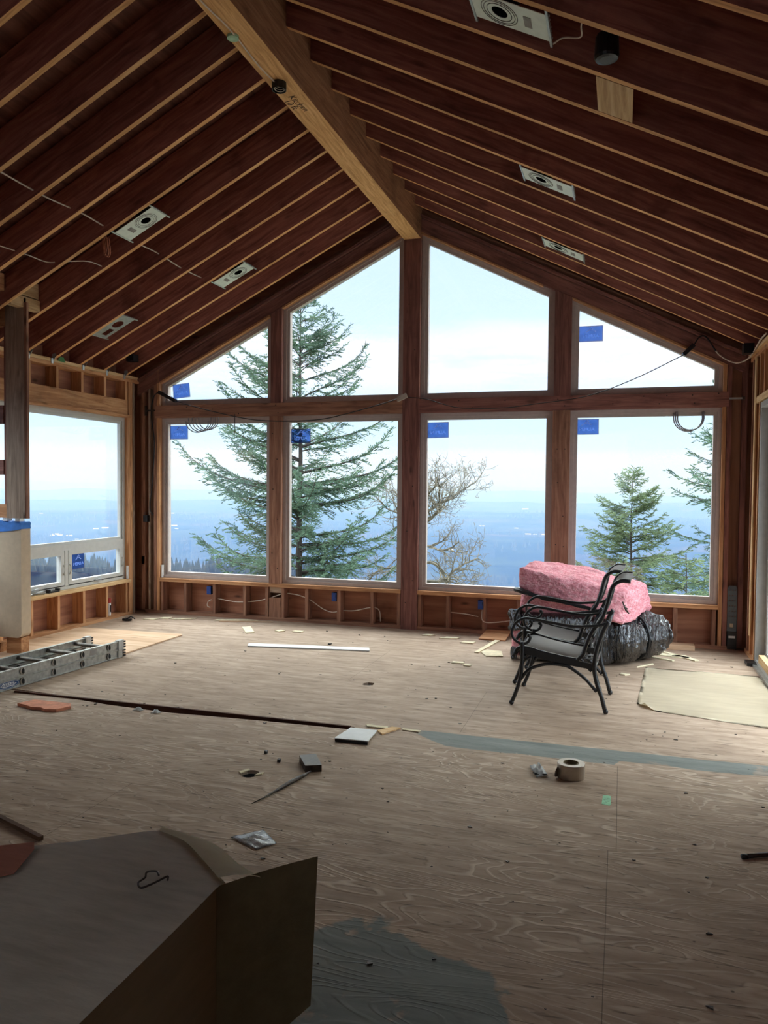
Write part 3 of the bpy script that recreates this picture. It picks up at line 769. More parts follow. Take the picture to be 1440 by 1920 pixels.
# short blocks between the left rafters, over the wing wall
for (y0, y1, lab) in ((5.60, 5.95, 'between the fifth and the next rafter'), (5.19, 5.54, 'one bay nearer')):
    pass
tag(bx('blocking', (-5.22, 5.595, 3.29), (-5.18, 5.95, 3.43), M_NEW), 'pale timber block between left rafters just right of the old grey post top', 'block')
tag(bx('blocking', (-5.22, 5.185, 3.27), (-5.18, 5.535, 3.42), M_STUD), 'pale timber block between left rafters above the old grey post at the picture edge', 'block')
tag(bx('blocking', (-5.235, 5.595, 3.175), (-5.165, 5.95, 3.275), M_NEW), 'lower pale timber block under the one right of the old grey post top', 'block')
tag(prism('blocking', [(-0.155, 3.957, roof(-0.155) + 0.002), (0.02, 3.957, roof(0.02) + 0.002), (0.02, 3.957, roof(0.02) + 0.14), (-0.155, 3.957, roof(-0.155) + 0.14)], (0, 0.36, 0), M_NEW, None, (0, 1, 0), 0.003), 'bright new pine block fixed between two right-slope rafters near the black box', 'block')

# --- wing wall stub on the left: grey post, boards, paper-wrapped panel
tag(bx('grey_post', (-5.37, 5.745, 1.275), (-5.165, 5.785, 3.26), M_GREY), 'weathered grey-brown wall post hanging at the left edge above blue tape', 'post')
tag(bx('post_edge_strip', (-5.163, 5.748, 1.275), (-5.137, 5.774, 3.22), M_TRIM), 'thin reddish timber strip along the right side of the old grey post', 'strip')
tag(bx('dark_stud', (-5.44, 5.80, 1.275), (-5.375, 5.90, 3.26), M_POST), 'shadowed dark stud just behind the left side of the grey post', 'post')
for z0, z1, mm, lab in ((3.03, 3.20, M_STUD, 'pale timber board left of the grey post, topmost of four'), (2.14, 2.31, M_POST, 'dark timber board left of the grey post, across the window top'),
                        (1.672, 1.808, M_POST, 'dark timber board left of the grey post, between two bright gaps'), (1.275, 1.40, M_STUD, 'pale timber board left of the grey post, just above blue tape')):
    tag(bx('wing_wall_board', (-5.70, 5.792, z0), (-5.445 if mm is M_POST else -5.372, 5.83, z1), mm), lab, 'board')
def rounded_rect(x0, x1, z0, z1, r, corners):
    out = []
    for cx, cz, a0, on in ((x1, z0, -90, corners[0]), (x1, z1, 0, corners[1]), (x0, z1, 90, corners[2]), (x0, z0, 180, corners[3])):
        if not on: out.append((cx, cz)); continue
        ccx = cx - r if cx == x1 else cx + r; ccz = cz + r if cz == z0 else cz - r
        for k in range(7):
            a = math.radians(a0 + 15 * k); out.append((ccx + r * math.cos(a), ccz + r * math.sin(a)))
    return out
pn = empty('paper_wrapped_panel', (-5.48, 5.9, 0.165))
tag(pn, 'beige paper-wrapped panel with blue tape on its top edge, by the left window', 'panel')
prism('wrapped_body', xz(rounded_rect(-5.70, -5.262, 0.165, 1.21, 0.05, (1, 0, 0, 0)), 5.80), (0, 0.12, 0), M_PAPER, pn, None, 0.008)
tp = [(-5.702, 1.235), (-5.702, 1.145), (-5.56, 1.14), (-5.555, 1.085), (-5.515, 1.09), (-5.51, 1.145), (-5.42, 1.15), (-5.33, 1.16), (-5.258, 1.175), (-5.262, 1.205), (-5.256, 1.225), (-5.272, 1.24), (-5.30, 1.232), (-5.34, 1.245), (-5.42, 1.235), (-5.5, 1.25), (-5.6, 1.24)]
prism('blue_tape', xz(tp, 5.793), (0, 0.13, 0), M_TAPEBLUE, pn)
tag(bx('wood_block', (-5.45, 5.82, 0.0), (-5.285, 5.92, 0.163), M_STUD), 'short upright wood block under the paper-wrapped panel, beside the ladder', 'block')
tag(bx('wood_block', (-5.68, 5.82, 0.0), (-5.52, 5.92, 0.10), M_STUD), 'low wood block under the paper-wrapped panel, at the picture edge', 'block')
for i, (x, z) in enumerate(((-5.44, 1.262), (-5.30, 1.258))):
    tag(bx('shim', (x - 0.025, 5.80, 1.245), (x + 0.025, 5.86, 1.272), M_WHITEP), 'small white shim above the blue tape, %s of two under the grey post' % ('left' if i == 0 else 'right'), 'shim')

# nail heads driven into the exposed timbers, each a part of its timber
M_NAIL = plain('rusty_nail_head', srgb(46, 28, 22), 0.6, 0.3)
def nails(owner, pts):
    for x, z in pts:
        bm = bmesh.new(); bm_prism(bm, [(x + 0.0065 * math.cos(k * math.pi / 4), D - 0.0095, z + 0.0065 * math.sin(k * math.pi / 4)) for k in range(8)], (0, 0.004, 0))
        from_bm('nail_head', bm, M_NAIL, Matrix.Translation((x, D - 0.008, z)), owner)
TB = {o.name: o for o in bpy.data.objects}
nails(TB['transom_beam'], [(-5.05, 2.53), (-4.7, 2.50), (-4.35, 2.44), (-3.87, 2.53), (-3.84, 2.44), (-3.3, 2.53), (-2.9, 2.44), (-2.6, 2.52)])
nails(TB['transom_beam.001'], [(-1.7, 2.53), (-1.55, 2.45), (-1.2, 2.52), (-0.65, 2.52), (-0.58, 2.45), (-0.1, 2.46), (0.2, 2.53), (0.35, 2.45), (0.42, 2.53), (0.66, 2.53), (0.68, 2.45), (0.90, 2.54)])
nails(TB['timber_mullion'], [(-3.91, 2.2), (-3.85, 1.9), (-3.90, 1.55), (-3.84, 1.2), (-3.91, 0.8), (-3.84, 0.62)])
nails(TB['timber_mullion.001'], [(-0.65, 2.0), (-0.57, 2.0), (-0.64, 1.65), (-0.58, 1.3), (-0.65, 1.0), (-0.57, 0.98)])
nails(TB['timber_post'], [(-2.28, 0.3), (-2.2, 0.55), (-2.27, 1.1), (-2.21, 1.6), (-2.28, 2.1), (-2.2, 3.1), (-2.27, 3.6)])
# ------------------------------------------------------------------ fittings on walls and roof
def light_housing(name, x, y, side, label, mplate, full=True, drop=0.0):
    """recessed-light plate between two rafters; local x down the slope, y along the room, z up into the roof"""
    s = -1 if side == 'left' else 1
    n = Vector((s, 0, -0.5)).normalized()
    M = axis_matrix((x, y, roof(x) + 0.012 + drop), n, (0, 0, 1))
    t = empty(name, None, M=M); tag(t, label, 'light fitting', 'recessed light housings in the roof')
    bm = bmesh.new(); L, Wd = 0.205, 0.108
    outer = [(-L, -Wd), (L, -Wd), (L, Wd), (-L, Wd)]
    hx, hr = (-0.055, 0.043)
    if not full: hr = 0.062
    circ = [(hx + hr * math.cos(k * math.pi / 14), hr * math.sin(k * math.pi / 14)) for k in range(28)]
    edges = []
    loops = [outer, circ]
    if not full: loops.append([(0.04, -0.06), (0.16, -0.06), (0.16, 0.02), (0.04, 0.02)])
    for lp in loops:
        vs = [bm.verts.new((a, b, 0)) for a, b in lp]
        for i in range(len(vs)): edges.append(bm.edges.new((vs[i], vs[(i + 1) % len(vs)])))
    bmesh.ops.triangle_fill(bm, use_beauty=True, edges=edges)
    r = bmesh.ops.extrude_face_region(bm, geom=list(bm.faces))
    for v in r['geom']:
        if isinstance(v, bmesh.types.BMVert): v.co.z = 0.003
    def sub(nm, bm, m, par=t, smooth=False):
        me_M = M
        bm.transform(me_M)
        return from_bm(nm, bm, m, me_M, par, smooth=smooth)
    sub('mounting_plate', bm, mplate)
    if full:
        for rr in (0.066, 0.083, 0.096):
            b2 = bmesh.new(); bm_tube(b2, [(hx + rr * math.cos(k * math.pi / 20), rr * math.sin(k * math.pi / 20), -0.001) for k in range(40)], 0.0016, 6, closed=True)
            sub('ring_marking', b2, M_DKMETAL)
        b2 = bmesh.new(); bm_box(b2, (0.075, -0.04, -0.002), (0.115, 0.045, -0.0005)); sub('label', b2, M_DUST)
        b2 = bmesh.new(); bm_lathe(b2, [(0.07, 0.004), (0.07, 0.11), (0.0, 0.11), (0.0, 0.106), (0.066, 0.106), (0.066, 0.004)], (hx, 0, 0), 24); sub('can', b2, M_HOLE)
    for sx in (-1, 1):
        b2 = bmesh.new(); bm_box(b2, (sx * L - 0.006, -0.152, -0.004), (sx * L + 0.006, 0.152, 0.004)); sub('hanger_bar', b2, M_STEEL)
        b2 = bmesh.new()
        for k in range(7): bm_box(b2, (sx * (L + 0.004) - 0.003, -0.1 + k * 0.03, 0.0), (sx * (L + 0.004) + 0.003, -0.088 + k * 0.03, 0.012))
        sub('plate_tab', b2, M_STEEL)
    return t
M_DUST = plain('grey_sticker', srgb(150, 146, 140), 0.7)
M_PLATE_B = M_PLATE
light_housing('recessed_light', -0.545, 3.735, 'right', 'white recessed light plate with black hole, nearest of the three on the right slope', M_PLATE, drop=0.02)
light_housing('recessed_light', -0.55, 5.775, 'right', 'pale blue-white recessed light plate, middle one of three on the right slope', M_PLATE)
light_housing('recessed_light', -0.555, 7.45, 'right', 'small grey-white recessed light plate on the right slope, closest to the gable windows', M_PLATE)
light_housing('recessed_light', -3.95, 5.755, 'left', 'pale green-white recessed light plate, highest and largest on the left slope', M_PLATE)
light_housing('recessed_light', -3.95, 7.41, 'left', 'yellowish recessed light plate on the left slope over the leftmost upper window', M_PLATE)
light_housing('recessed_light', -5.135, 7.0, 'left', 'bare metal light bracket on the lower left slope above the side window header', M_STEEL, full=False, drop=0.03)

jb = empty('junction_box', (-0.10, 3.74, 3.60)); tag(jb, 'black round ceiling box hanging between right-slope rafters beside the nearest light plate', 'electrical box')
bm = bmesh.new(); bm_lathe(bm, [(0.0, 0.10), (0.045, 0.10), (0.052, 0.085), (0.056, 0.0), (0.05, -0.012), (0.035, -0.016), (0.0, -0.016)], (-0.10, 3.74, 3.57), 20, close=False)
from_bm('box_shell', bm, M_BLACK, Matrix.Translation((-0.1, 3.74, 3.6)), jb, smooth=False)
bx('bracket', (-0.115, 3.56, 3.64), (-0.085, 3.72, 3.66), M_BLACK, jb); bx('white_nail_head', (-0.12, 3.555, 3.655), (-0.105, 3.57, 3.67), M_WHITEP, jb)
tag(tube('cable', cm([(-0.36, 3.88, 3.74), (-0.30, 3.80, 3.72), (-0.22, 3.78, 3.70), (-0.21, 3.66, 3.69), (-0.17, 3.56, 3.70)], 6), 0.004, M_WIRE_W), 'thin white cable drooping between the nearest right light plate and the black box', 'cable')
tag(tube('cable', cm([(-0.045, 3.74, 3.66), (-0.01, 3.70, 3.69), (0.02, 3.76, 3.66), (0.2, 3.80, 3.60), (0.45, 3.82, 3.52), (0.8, 3.85, 3.36)], 6), 0.004, M_WIRE_W), 'thin white cable running right from the black ceiling box', 'cable')
tag(bx('corner_box', (-5.60, 7.86, 3.04), (-5.50, 7.96, 3.12), M_BLACK), 'small black electrical box on a rafter in the left ceiling corner', 'electrical box')
tag(bx('corner_box', (1.06, 7.86, 2.86), (1.15, 7.98, 2.95), M_BLACK), 'small black electrical box in the right ceiling corner', 'electrical box')
tag(tube('cable', cm([(-4.16, 4.3, 3.76), (-4.16, 4.85, 3.74), (-4.17, 5.3, 3.76), (-4.18, 5.8, 3.74), (-4.18, 6.3, 3.755), (-4.2, 6.8, 3.735), (-4.22, 7.3, 3.75)], 5), 0.006, M_WIRE_W), 'pale cable threaded through the left rafters below the light plate', 'cable')
tag(tube('cable', cm([(-4.72, 4.9, 3.46), (-4.7, 5.25, 3.47), (-4.7, 5.5, 3.475), (-4.62, 5.6, 3.50), (-4.52, 5.8, 3.55), (-4.5, 6.0, 3.55)], 5), 0.005, M_WIRE_W), 'pale cable sagging between lower left rafters above the grey post', 'cable')
cp = [(-4.33 + 0.035 * math.cos(a * 1.0) * (0.7 + 0.3 * math.sin(a * 0.37)), 5.80 + 0.03 * math.sin(a * 0.6), 3.665 + 0.085 * math.sin(a)) for a in [k * 0.5 for k in range(52)]]
tag(tube('wire_bundle', cp, 0.004, plain('copper_pink_cable', srgb(196, 128, 96), 0.5), sides=6), 'coiled orange-pink wires hanging from a left rafter beside the largest light plate', 'wire')

# ridge beam fittings
t = empty('beam_junction_box', (-2.255, 4.86, 4.27)); tag(t, 'round black junction box with coiled wire under the ridge beam', 'electrical box')
bm = bmesh.new(); bm_lathe(bm, [(0.0, 0.0), (0.05, 0.0), (0.05, -0.05), (0.045, -0.05), (0.043, -0.01), (0.0, -0.01)], (-2.255, 4.86, 4.309), 10, close=False)
from_bm('box_shell', bm, M_BLACK, MW[t], t)
tube('coiled_wire', [(-2.255 + 0.034 * math.cos(a) * (1 - a * 0.02), 4.86 + 0.034 * math.sin(a) * (1 - a * 0.02), 4.262 + 0.002 * a) for a in [k * 0.4 for k in range(40)]], 0.0025, M_WIRE_W, t, sides=5)
tag(tube('beam_cable', cm([(-2.30, 3.2, 4.303), (-2.298, 3.9, 4.302), (-2.272, 4.2, 4.30), (-2.285, 4.6, 4.30), (-2.268, 4.82, 4.295)], 6), 0.005, M_WIRE_W), 'pale cable stapled along the underside of the ridge beam to the black box', 'cable')
bm = bmesh.new(); bm_lathe(bm, [(0.0, 0.0), (0.036, 0.0), (0.036, -0.016), (0.02, -0.02), (0.0, -0.02)], (-2.295, 4.285, 4.309), 18, close=False)
tag(from_bm('round_cap', bm, plain('pale_green_cap', srgb(160, 196, 160), 0.4), Matrix.Translation((-2.295, 4.285, 4.3))), 'round pale green cap on the underside of the ridge beam', 'cap')
def scrawl(name, body, size, M, label, m):
    b = text_bm(body, size); b.transform(M)
    return tag(from_bm(name, b, m, M), label, 'writing')
M_INK = plain('marker_ink', srgb(50, 32, 26), 0.8)
for i, (body, x) in enumerate((('Kitchen', -2.24), ('10 ft', -2.30))):
    Mx = Matrix.Translation((x, 5.16, 4.3085)) @ Matrix.Rotation(math.radians(90), 4, 'Z') @ Matrix.Rotation(math.pi, 4, 'X') @ Matrix.Rotation(0.12, 4, 'Z')
    scrawl('pencil_note', body, 0.075, Mx, 'dark handwriting on the ridge beam just past the black box, %s line' % ('right' if i == 0 else 'left'), M_INK)

# outlet boxes and cables in the low wall under the gable windows
for x, lab in ((-4.745, 'blue outlet box in the low wall under the leftmost window'), (-3.13, 'blue outlet box in the low wall under the window with the big fir'), (-1.435, 'blue outlet box in the low wall just right of the centre post')):
    t = empty('outlet_box', (x, D + 0.02, 0.32)); tag(t, lab, 'outlet box', 'blue outlet boxes under the gable windows')
    bm = bmesh.new(); bm_box(bm, (x - 0.029, D - 0.004, 0.27), (x + 0.029, D + 0.07, 0.368))
    r = bmesh.ops.inset_region(bm, faces=[f for f in bm.faces if abs(f.calc_center_median().y - (D - 0.004)) < 1e-4], thickness=0.004)
    for f in bm.faces:
        pass
    inner = [f for f in bm.faces if abs(f.calc_center_median().y - (D - 0.004)) < 1e-4 and f.calc_area() > 0.003]
    r = bmesh.ops.extrude_face_region(bm, geom=inner)
    for v in r['geom']:
        if isinstance(v, bmesh.types.BMVert): v.co.y += 0.05
    from_bm('box_shell', bm, M_BLUEBOX, MW[t], t)
    tube('wire_tail', cm([(x + 0.01, D + 0.03, 0.30), (x + 0.018, D - 0.01, 0.32), (x + 0.02, D - 0.012, 0.345), (x + 0.005, D + 0.02, 0.35)], 5), 0.003, M_WIRE_K, t, sides=6)
def cable(pts, lab, m=M_WIRE_W, r=0.006): return tag(tube('cable', cm(pts, 6), r, m), lab, 'cable')
yy = D + 0.06
cable([(-4.74, yy, 0.20), (-4.79, yy, 0.17), (-4.80, yy, 0.12), (-4.76, yy, 0.10)], 'short loop of pale cable below the leftmost blue outlet box')
cable([(-4.66, yy, 0.215), (-4.5, yy, 0.195), (-4.4, yy, 0.188), (-4.28, yy, 0.195), (-4.1, yy, 0.22), (-3.9, yy - 0.02, 0.28), (-3.78, yy, 0.33)], 'pale cable crossing the low wall bays below the leftmost window')
cable([(-3.74, yy, 0.325), (-3.60, yy, 0.31), (-3.45, yy, 0.26), (-3.3, yy, 0.17), (-3.2, yy, 0.135), (-3.12, yy, 0.14), (-3.1, yy, 0.16)], 'pale cable sagging below the blue box under the fir window')
cable([(-3.04, yy, 0.16), (-2.9, yy, 0.165), (-2.72, yy, 0.21), (-2.64, yy, 0.21), (-2.60, yy, 0.17), (-2.59, yy, 0.06)], 'pale cable turning down near the centre post, left side')
cable([(-1.78, yy, 0.21), (-1.6, yy, 0.20), (-1.47, yy, 0.18)], 'short pale cable in the bay left of the right blue outlet box')
cable([(-1.425, yy, 0.27), (-1.42, yy - 0.05, 0.17), (-1.37, yy - 0.05, 0.13), (-1.2, yy, 0.14), (-1.05, yy, 0.17)], 'pale cable hanging from the blue outlet box right of the centre post')

# corner fittings
tag(bx('outlet_box', (-5.645, D - 0.03, 1.13), (-5.585, D + 0.03, 1.21), M_BLACK), 'black electrical box at waist height in the left corner framing', 'outlet box')
tag(bx('outlet_box', (-5.70, D + 0.02, 0.60), (-5.66, D + 0.06, 0.70), M_BLACK), 'small black box low in the left corner framing', 'outlet box')
t = empty('steel_tie', (-5.56, D + 0.02, 2.50)); tag(t, 'dark metal bracket in the left corner level with the transom', 'bracket')
bx('plate', (-5.64, D - 0.002, 2.44), (-5.61, D + 0.01, 2.56), M_DKMETAL, t); bx('arm', (-5.63, D - 0.01, 2.49), (-5.50, D + 0.004, 2.51), M_DKMETAL, t)
t = empty('steel_tie', (1.08, D + 0.02, 2.49)); tag(t, 'metal strap bolted beside the right end of the transom', 'bracket')
bx('bolt', (1.0, D - 0.004, 2.48), (1.125, D + 0.008, 2.496), M_STEEL, t); bx('end_block', (1.115, D - 0.008, 2.475), (1.14, D + 0.02, 2.505), M_DKMETAL, t)
# perforated hold-down strap, right corner
bm = bmesh.new(); edges = []
o = [(1.026, 0.19), (1.112, 0.19), (1.112, 0.62), (1.098, 0.645), (1.04, 0.645), (1.026, 0.62)]
holes = []
for r_ in range(7):
    for c_ in (1.044, 1.069, 1.094):
        zc = 0.60 - r_ * 0.052
        if r_ == 6 and c_ > 0: continue
        holes.append([(c_ + 0.0065 * math.cos(k * math.pi / 3), zc + 0.0065 * math.sin(k * math.pi / 3)) for k in range(6)])
for lp in [o] + holes:
    vs = [bm.verts.new((a, D + 0.0, b)) for a, b in lp]
    for i in range(len(vs)): edges.append(bm.edges.new((vs[i], vs[(i + 1) % len(vs)])))
bmesh.ops.triangle_fill(bm, use_beauty=True, edges=edges)
r = bmesh.ops.extrude_face_region(bm, geom=list(bm.faces))
for v in r['geom']:
    if isinstance(v, bmesh.types.BMVert): v.co.y += 0.006
t = empty('hold_down_strap', (1.07, D, 0.02)); tag(t, 'grey perforated steel strap rising from a black box in the right corner', 'metal strap')
from_bm('strap', bm, plain('grey_coated_steel', srgb(92, 98, 102), 0.5, 0.3), MW[t], t)
bx('black_box', (1.03, D - 0.012, 0.015), (1.115, D + 0.05, 0.19), M_BLACK, t)
bx('white_label', (1.04, D - 0.014, 0.125), (1.10, D - 0.0125, 0.148), M_WHITEP, t)
bx('yellow_label', (1.05, D - 0.003, 0.232), (1.08, D - 0.001, 0.27), M_PAPER, t)

# rafter ties on the left plate
for i, y in enumerate((6.42, 6.76, 7.25, 7.66, 7.99)):
    t = empty('rafter_tie', (XL, y, 2.9)); tag(t, 'small bright metal tie on the left top plate, %s' % ['nearest the grey post', 'second, beside a green tag', 'middle of the five', 'second from the gable corner', 'nearest the gable corner'][i], 'metal tie', 'rafter ties on the left top plate')
    bx('tie_flange', (XL + 0.004, y - 0.02, 2.85), (XL + 0.010, y + 0.012, 2.905), M_STEEL, t)
    bm = bmesh.new(); bm_prism(bm, [(XL + 0.006, y + 0.012, 2.88), (XL + 0.04, y + 0.016, 2.93), (XL + 0.03, y + 0.016, 2.96), (XL - 0.01, y + 0.014, 2.95), (XL - 0.01, y + 0.012, 2.90)], (0, 0.003, 0))
    from_bm('tie_wing', bm, M_STEEL, MW[t], t)
tag(prism('green_tag', [(XL + 0.008, 6.83, 2.89), (XL + 0.008, 6.95, 2.885), (XL + 0.03, 6.90, 2.93), (XL + 0.03, 6.85, 2.935)], (0.004, 0, 0.0), plain('green_paper', srgb(70, 120, 70), 0.7)), 'green tag on the left top plate between two metal ties', 'tag')

# extension cord across the windows
yc = D - 0.05
def P3(pts, y=yc): return [(x, y, z) for x, z in pts]
t = empty('draped_cord', (-3.5, yc, 2.5)); tag(t, 'dark cord draped along the left transom with plug blocks at both ends', 'cord')
tube('cord', cm([(-5.36, yc + 0.03, 2.70), (-5.18, yc, 2.61), (-4.8, yc, 2.50), (-4.17, yc - 0.02, 2.365), (-3.66, yc - 0.02, 2.335), (-3.3, yc, 2.35), (-3.04, yc, 2.395), (-2.6, yc, 2.50), (-2.385, yc, 2.56)], 8), 0.0055, M_WIRE_K, t)
board('plug_block', (-5.42, yc + 0.02, 2.72), (-5.17, yc, 2.605), 0.04, 0.04, M_BLACK, t)
board('adapter', (-2.385, yc, 2.552), (-2.275, yc, 2.598), 0.045, 0.05, plain('beige_adapter', srgb(176, 164, 150), 0.5), t)
tube('cord_tail', cm([(-5.42, yc + 0.03, 2.73), (-5.50, yc + 0.03, 2.66), (-5.535, yc + 0.03, 2.45), (-5.49, yc + 0.03, 2.12), (-5.515, yc + 0.03, 1.65), (-5.555, yc + 0.03, 1.33), (-5.52, yc + 0.03, 1.22), (-5.505, yc + 0.03, 1.24)], 8), 0.006, M_WIRE_K, t)
tube('twist_tie', [(-4.37, yc - 0.01, 2.43), (-4.373, yc - 0.01, 2.20)], 0.004, M_WIRE_K, t)
t = empty('hanging_cord', (0.0, yc, 2.5)); tag(t, 'thin cord swooping across the right windows up to a black connector on the rake beam', 'cord')
tube('cord', cm([(-2.26, yc, 2.575), (-2.05, yc, 2.55), (-1.75, yc, 2.46), (-1.46, yc, 2.438), (-1.15, yc, 2.442), (-0.9, yc, 2.47), (-0.36, yc, 2.54), (0.1, yc, 2.70), (0.57, yc, 2.925)], 8), 0.0045, M_WIRE_K, t)
board('connector', (0.565, yc, 2.925), (0.66, yc, 3.02), 0.035, 0.04, M_BLACK, t)
tube('cord', cm([(0.66, yc, 3.02), (0.70, yc, 3.085), (0.75, yc, 3.10), (0.80, yc, 3.05), (0.835, yc, 2.99), (0.86, yc, 2.95)], 8), 0.007, M_WIRE_K, t)
tube('white_cord', cm([(0.86, yc, 2.95), (0.90, yc, 2.905), (0.98, yc, 2.85), (1.06, yc - 0.03, 2.822), (1.13, yc - 0.15, 2.84), (1.145, 7.8, 2.875), (1.14, 7.5, 2.905), (1.14, 7.2, 2.91)], 8), 0.007, M_WIRE_W, t)

def coil(cx, cz, r, n, lab, m, y=8.35, sweep=(195, 345), spread=0.012, tie=True):
    t = empty('cable_coil', (cx, y, cz)); tag(t, lab, 'cable coil')
    for k in range(n):
        rr = r * (1 - 0.04 * k); ox = spread * (k - n / 2)
        a0, a1 = [math.radians(v + 4 * (k % 3)) for v in sweep]
        pts = [(cx + ox + rr * math.cos(a0 + (a1 - a0) * q / 24), y - 0.01 * k, cz + rr * math.sin(a0 + (a1 - a0) * q / 24)) for q in range(25)]
        pts = [(pts[0][0], pts[0][1], cz + 0.06)] + pts + [(pts[-1][0], pts[-1][1], cz + 0.06)]
        tube('cable_loop', pts, 0.006, m, t)
    if tie: tube('tie', [(cx + 0.01, y - 0.03, cz - r + 0.02), (cx + 0.01, y - 0.03, cz - r - 0.035)], 0.003, m, t)
M_COIL = plain('grey_coil_cable', srgb(150, 148, 150), 0.5)
coil(0.645, 2.31, 0.135, 3, 'grey cable coil hanging in the top right corner of the lower right window', M_COIL, sweep=(180, 360), spread=0.012)
coil(-4.83, 2.40, 0.17, 5, 'loose loops of grey cable hanging at the top of the leftmost lower window', M_COIL, spread=0.045, sweep=(190, 330), tie=False)
# white shim pads at window corners
for i, (x, lab) in enumerate(((-5.425, 'left corner of the leftmost window sill'),)):
    tag(bx('shim_pad', (x - 0.0, D + 0.02, 0.445), (x + 0.02, D + 0.055, 0.60), M_WHITEP), 'white pad standing at the ' + lab, 'shim')
tag(bx('shim_pad', (-5.75, 8.06, 0.44), (-5.725, 8.075, 0.60), M_WHITEP), 'white pad at the gable end of the side window sill', 'shim')

# manufacturer stickers on the panes; the lettering reads reversed from the room
M_STKW = mat_translucent('sticker_lettering_paint', srgb(235, 242, 255), 0.85)
def sticker(x0, x1, z0, z1, rot, label, plane='xz', at=D + 0.094):
    w, h = x1 - x0, z1 - z0
    if plane == 'xz':
        M = Matrix.Translation(((x0 + x1) / 2, at, (z0 + z1) / 2)) @ Matrix.Rotation(rot, 4, 'Y') @ Matrix.Rotation(math.radians(90), 4, 'X')
    else:
        M = Matrix.Translation((at, (x0 + x1) / 2, (z0 + z1) / 2)) @ Matrix.Rotation(math.radians(90), 4, 'Z') @ Matrix.Rotation(math.radians(90), 4, 'X') @ Matrix.Rotation(rot, 4, 'Z')
    t = empty('window_sticker', None, M=M); tag(t, label, 'sticker', 'blue stickers on the window panes')
    def sub(nm, bm, m, par=None):
        bm.transform(M); return from_bm(nm, bm, m, M, par or t)
    e = 0.008; W2, H2 = w / 2, h / 2
    bm = bmesh.new()
    for p, q in (((-W2, -H2), (W2, -H2 + e)), ((-W2, H2 - e), (W2, H2)), ((-W2, -H2 + e), (-W2 + e, H2 - e)), ((W2 - e, -H2 + e), (W2, H2 - e))):
        bm.faces.new([bm.verts.new((x, y, 0)) for x, y in ((p[0], p[1]), (q[0], p[1]), (q[0], q[1]), (p[0], q[1]))])
    sub('sticker_border', bm, M_STK_EDGE)
    # the field leaves gaps for the lettering band only in tint, it is one film
    bm = bmesh.new(); bm.faces.new([bm.verts.new((x, y, 0)) for x, y in ((-W2 + e, -H2 + e), (W2 - e, -H2 + e), (W2 - e, H2 - e), (-W2 + e, H2 - e))])
    fld = sub('sticker_field', bm, M_STK)
    b = text_bm('ALPEN', h * 0.27); b.transform(Matrix.Translation((0, -h * 0.16, 0.002)) @ Matrix.Scale(-1, 4, (1, 0, 0)) @ Matrix.Scale(1.25, 4, (1, 0, 0))); sub('lettering', b, M_STKW, fld)
    bm = bmesh.new()
    arc = [(-0.21 * w, 0.10 * h, 0.002), (-0.10 * w, 0.20 * h, 0.002), (0, 0.38 * h, 0.002), (0.04 * w, 0.38 * h, 0.002), (0.09 * w, 0.31 * h, 0.002)]
    bm_tube(bm, cm(arc, 4), 0.0042, 5)
    arc = [(-0.11 * w, 0.18 * h, 0.002), (-0.02 * w, 0.25 * h, 0.002), (0.07 * w, 0.24 * h, 0.002), (0.2 * w, 0.12 * h, 0.002)]
    bm_tube(bm, cm(arc, 4), 0.0042, 5)
    sub('mountain_emblem', bm, M_STKW, fld)
    return t
sticker(-5.30, -5.065, 2.655, 2.83, -0.09, 'blue sticker in the small sloping window at far upper left, slightly tilted')
sticker(-5.345, -5.09, 2.15, 2.318, 0.0, 'blue sticker at the top left of the leftmost lower window')
sticker(-3.72, -3.47, 2.09, 2.26, 0.0, 'blue sticker in front of the big fir, second lower window from the left')
sticker(-2.075, -1.83, 2.135, 2.31, -0.015, 'blue sticker in the lower window just right of the centre post')
sticker(-0.455, -0.21, 3.12, 3.285, 0.0, 'blue sticker in the upper right sloping window')
sticker(-0.482, -0.236, 2.155, 2.318, -0.01, 'blue sticker at the top left of the lower right window')
sticker(7.15, 7.36, 0.64, 0.815, 0.04, 'faded blue sticker on the low awning sash of the side window', 'yz', -5.80)

# things on the left sill and in its bays
t = empty('caulk_tube', (-5.79, 7.75, 0.04)); tag(t, 'white tube with a red cap standing in a stud bay of the left wall', 'tube')
bm = bmesh.new(); bm_lathe(bm, [(0.0, 0.0), (0.024, 0.0), (0.024, 0.15), (0.0, 0.15)], (-5.775, 7.76, 0.0385), 16, close=False); from_bm('tube_body', bm, M_WHITEP, MW[t], t, smooth=False)
bm = bmesh.new(); bm_lathe(bm, [(0.0, 0.15), (0.025, 0.15), (0.025, 0.205), (0.0, 0.205)], (-5.775, 7.76, 0.0385), 16, close=False); from_bm('red_cap', bm, M_RED, MW[t], t)
bm = bmesh.new(); bm_box(bm, (-5.752, 7.75, 0.08), (-5.749, 7.77, 0.16)); from_bm('black_print', bm, M_BLACK, MW[t], t)
t = empty('sash_hardware', (-5.74, 6.8, 0.44)); tag(t, 'black window crank lying on the left sill', 'window hardware')
bx('body', (-5.76, 6.70, 0.44), (-5.72, 6.86, 0.455), M_BLACK, t); bx('body_end', (-5.765, 6.70, 0.455), (-5.715, 6.72, 0.475), M_BLACK, t); bx('body_end', (-5.765, 6.84, 0.455), (-5.715, 6.86, 0.475), M_BLACK, t)
t = empty('sash_hardware', (-5.73, 6.5, 0.44)); tag(t, 'tangle of small silver window fittings on the left sill, beside the black crank', 'window hardware')
tube('wire_arm', cm([(-5.74, 6.35, 0.445), (-5.72, 6.45, 0.46), (-5.75, 6.5, 0.45), (-5.72, 6.58, 0.47), (-5.74, 6.66, 0.45)], 5), 0.006, M_STEEL, t)
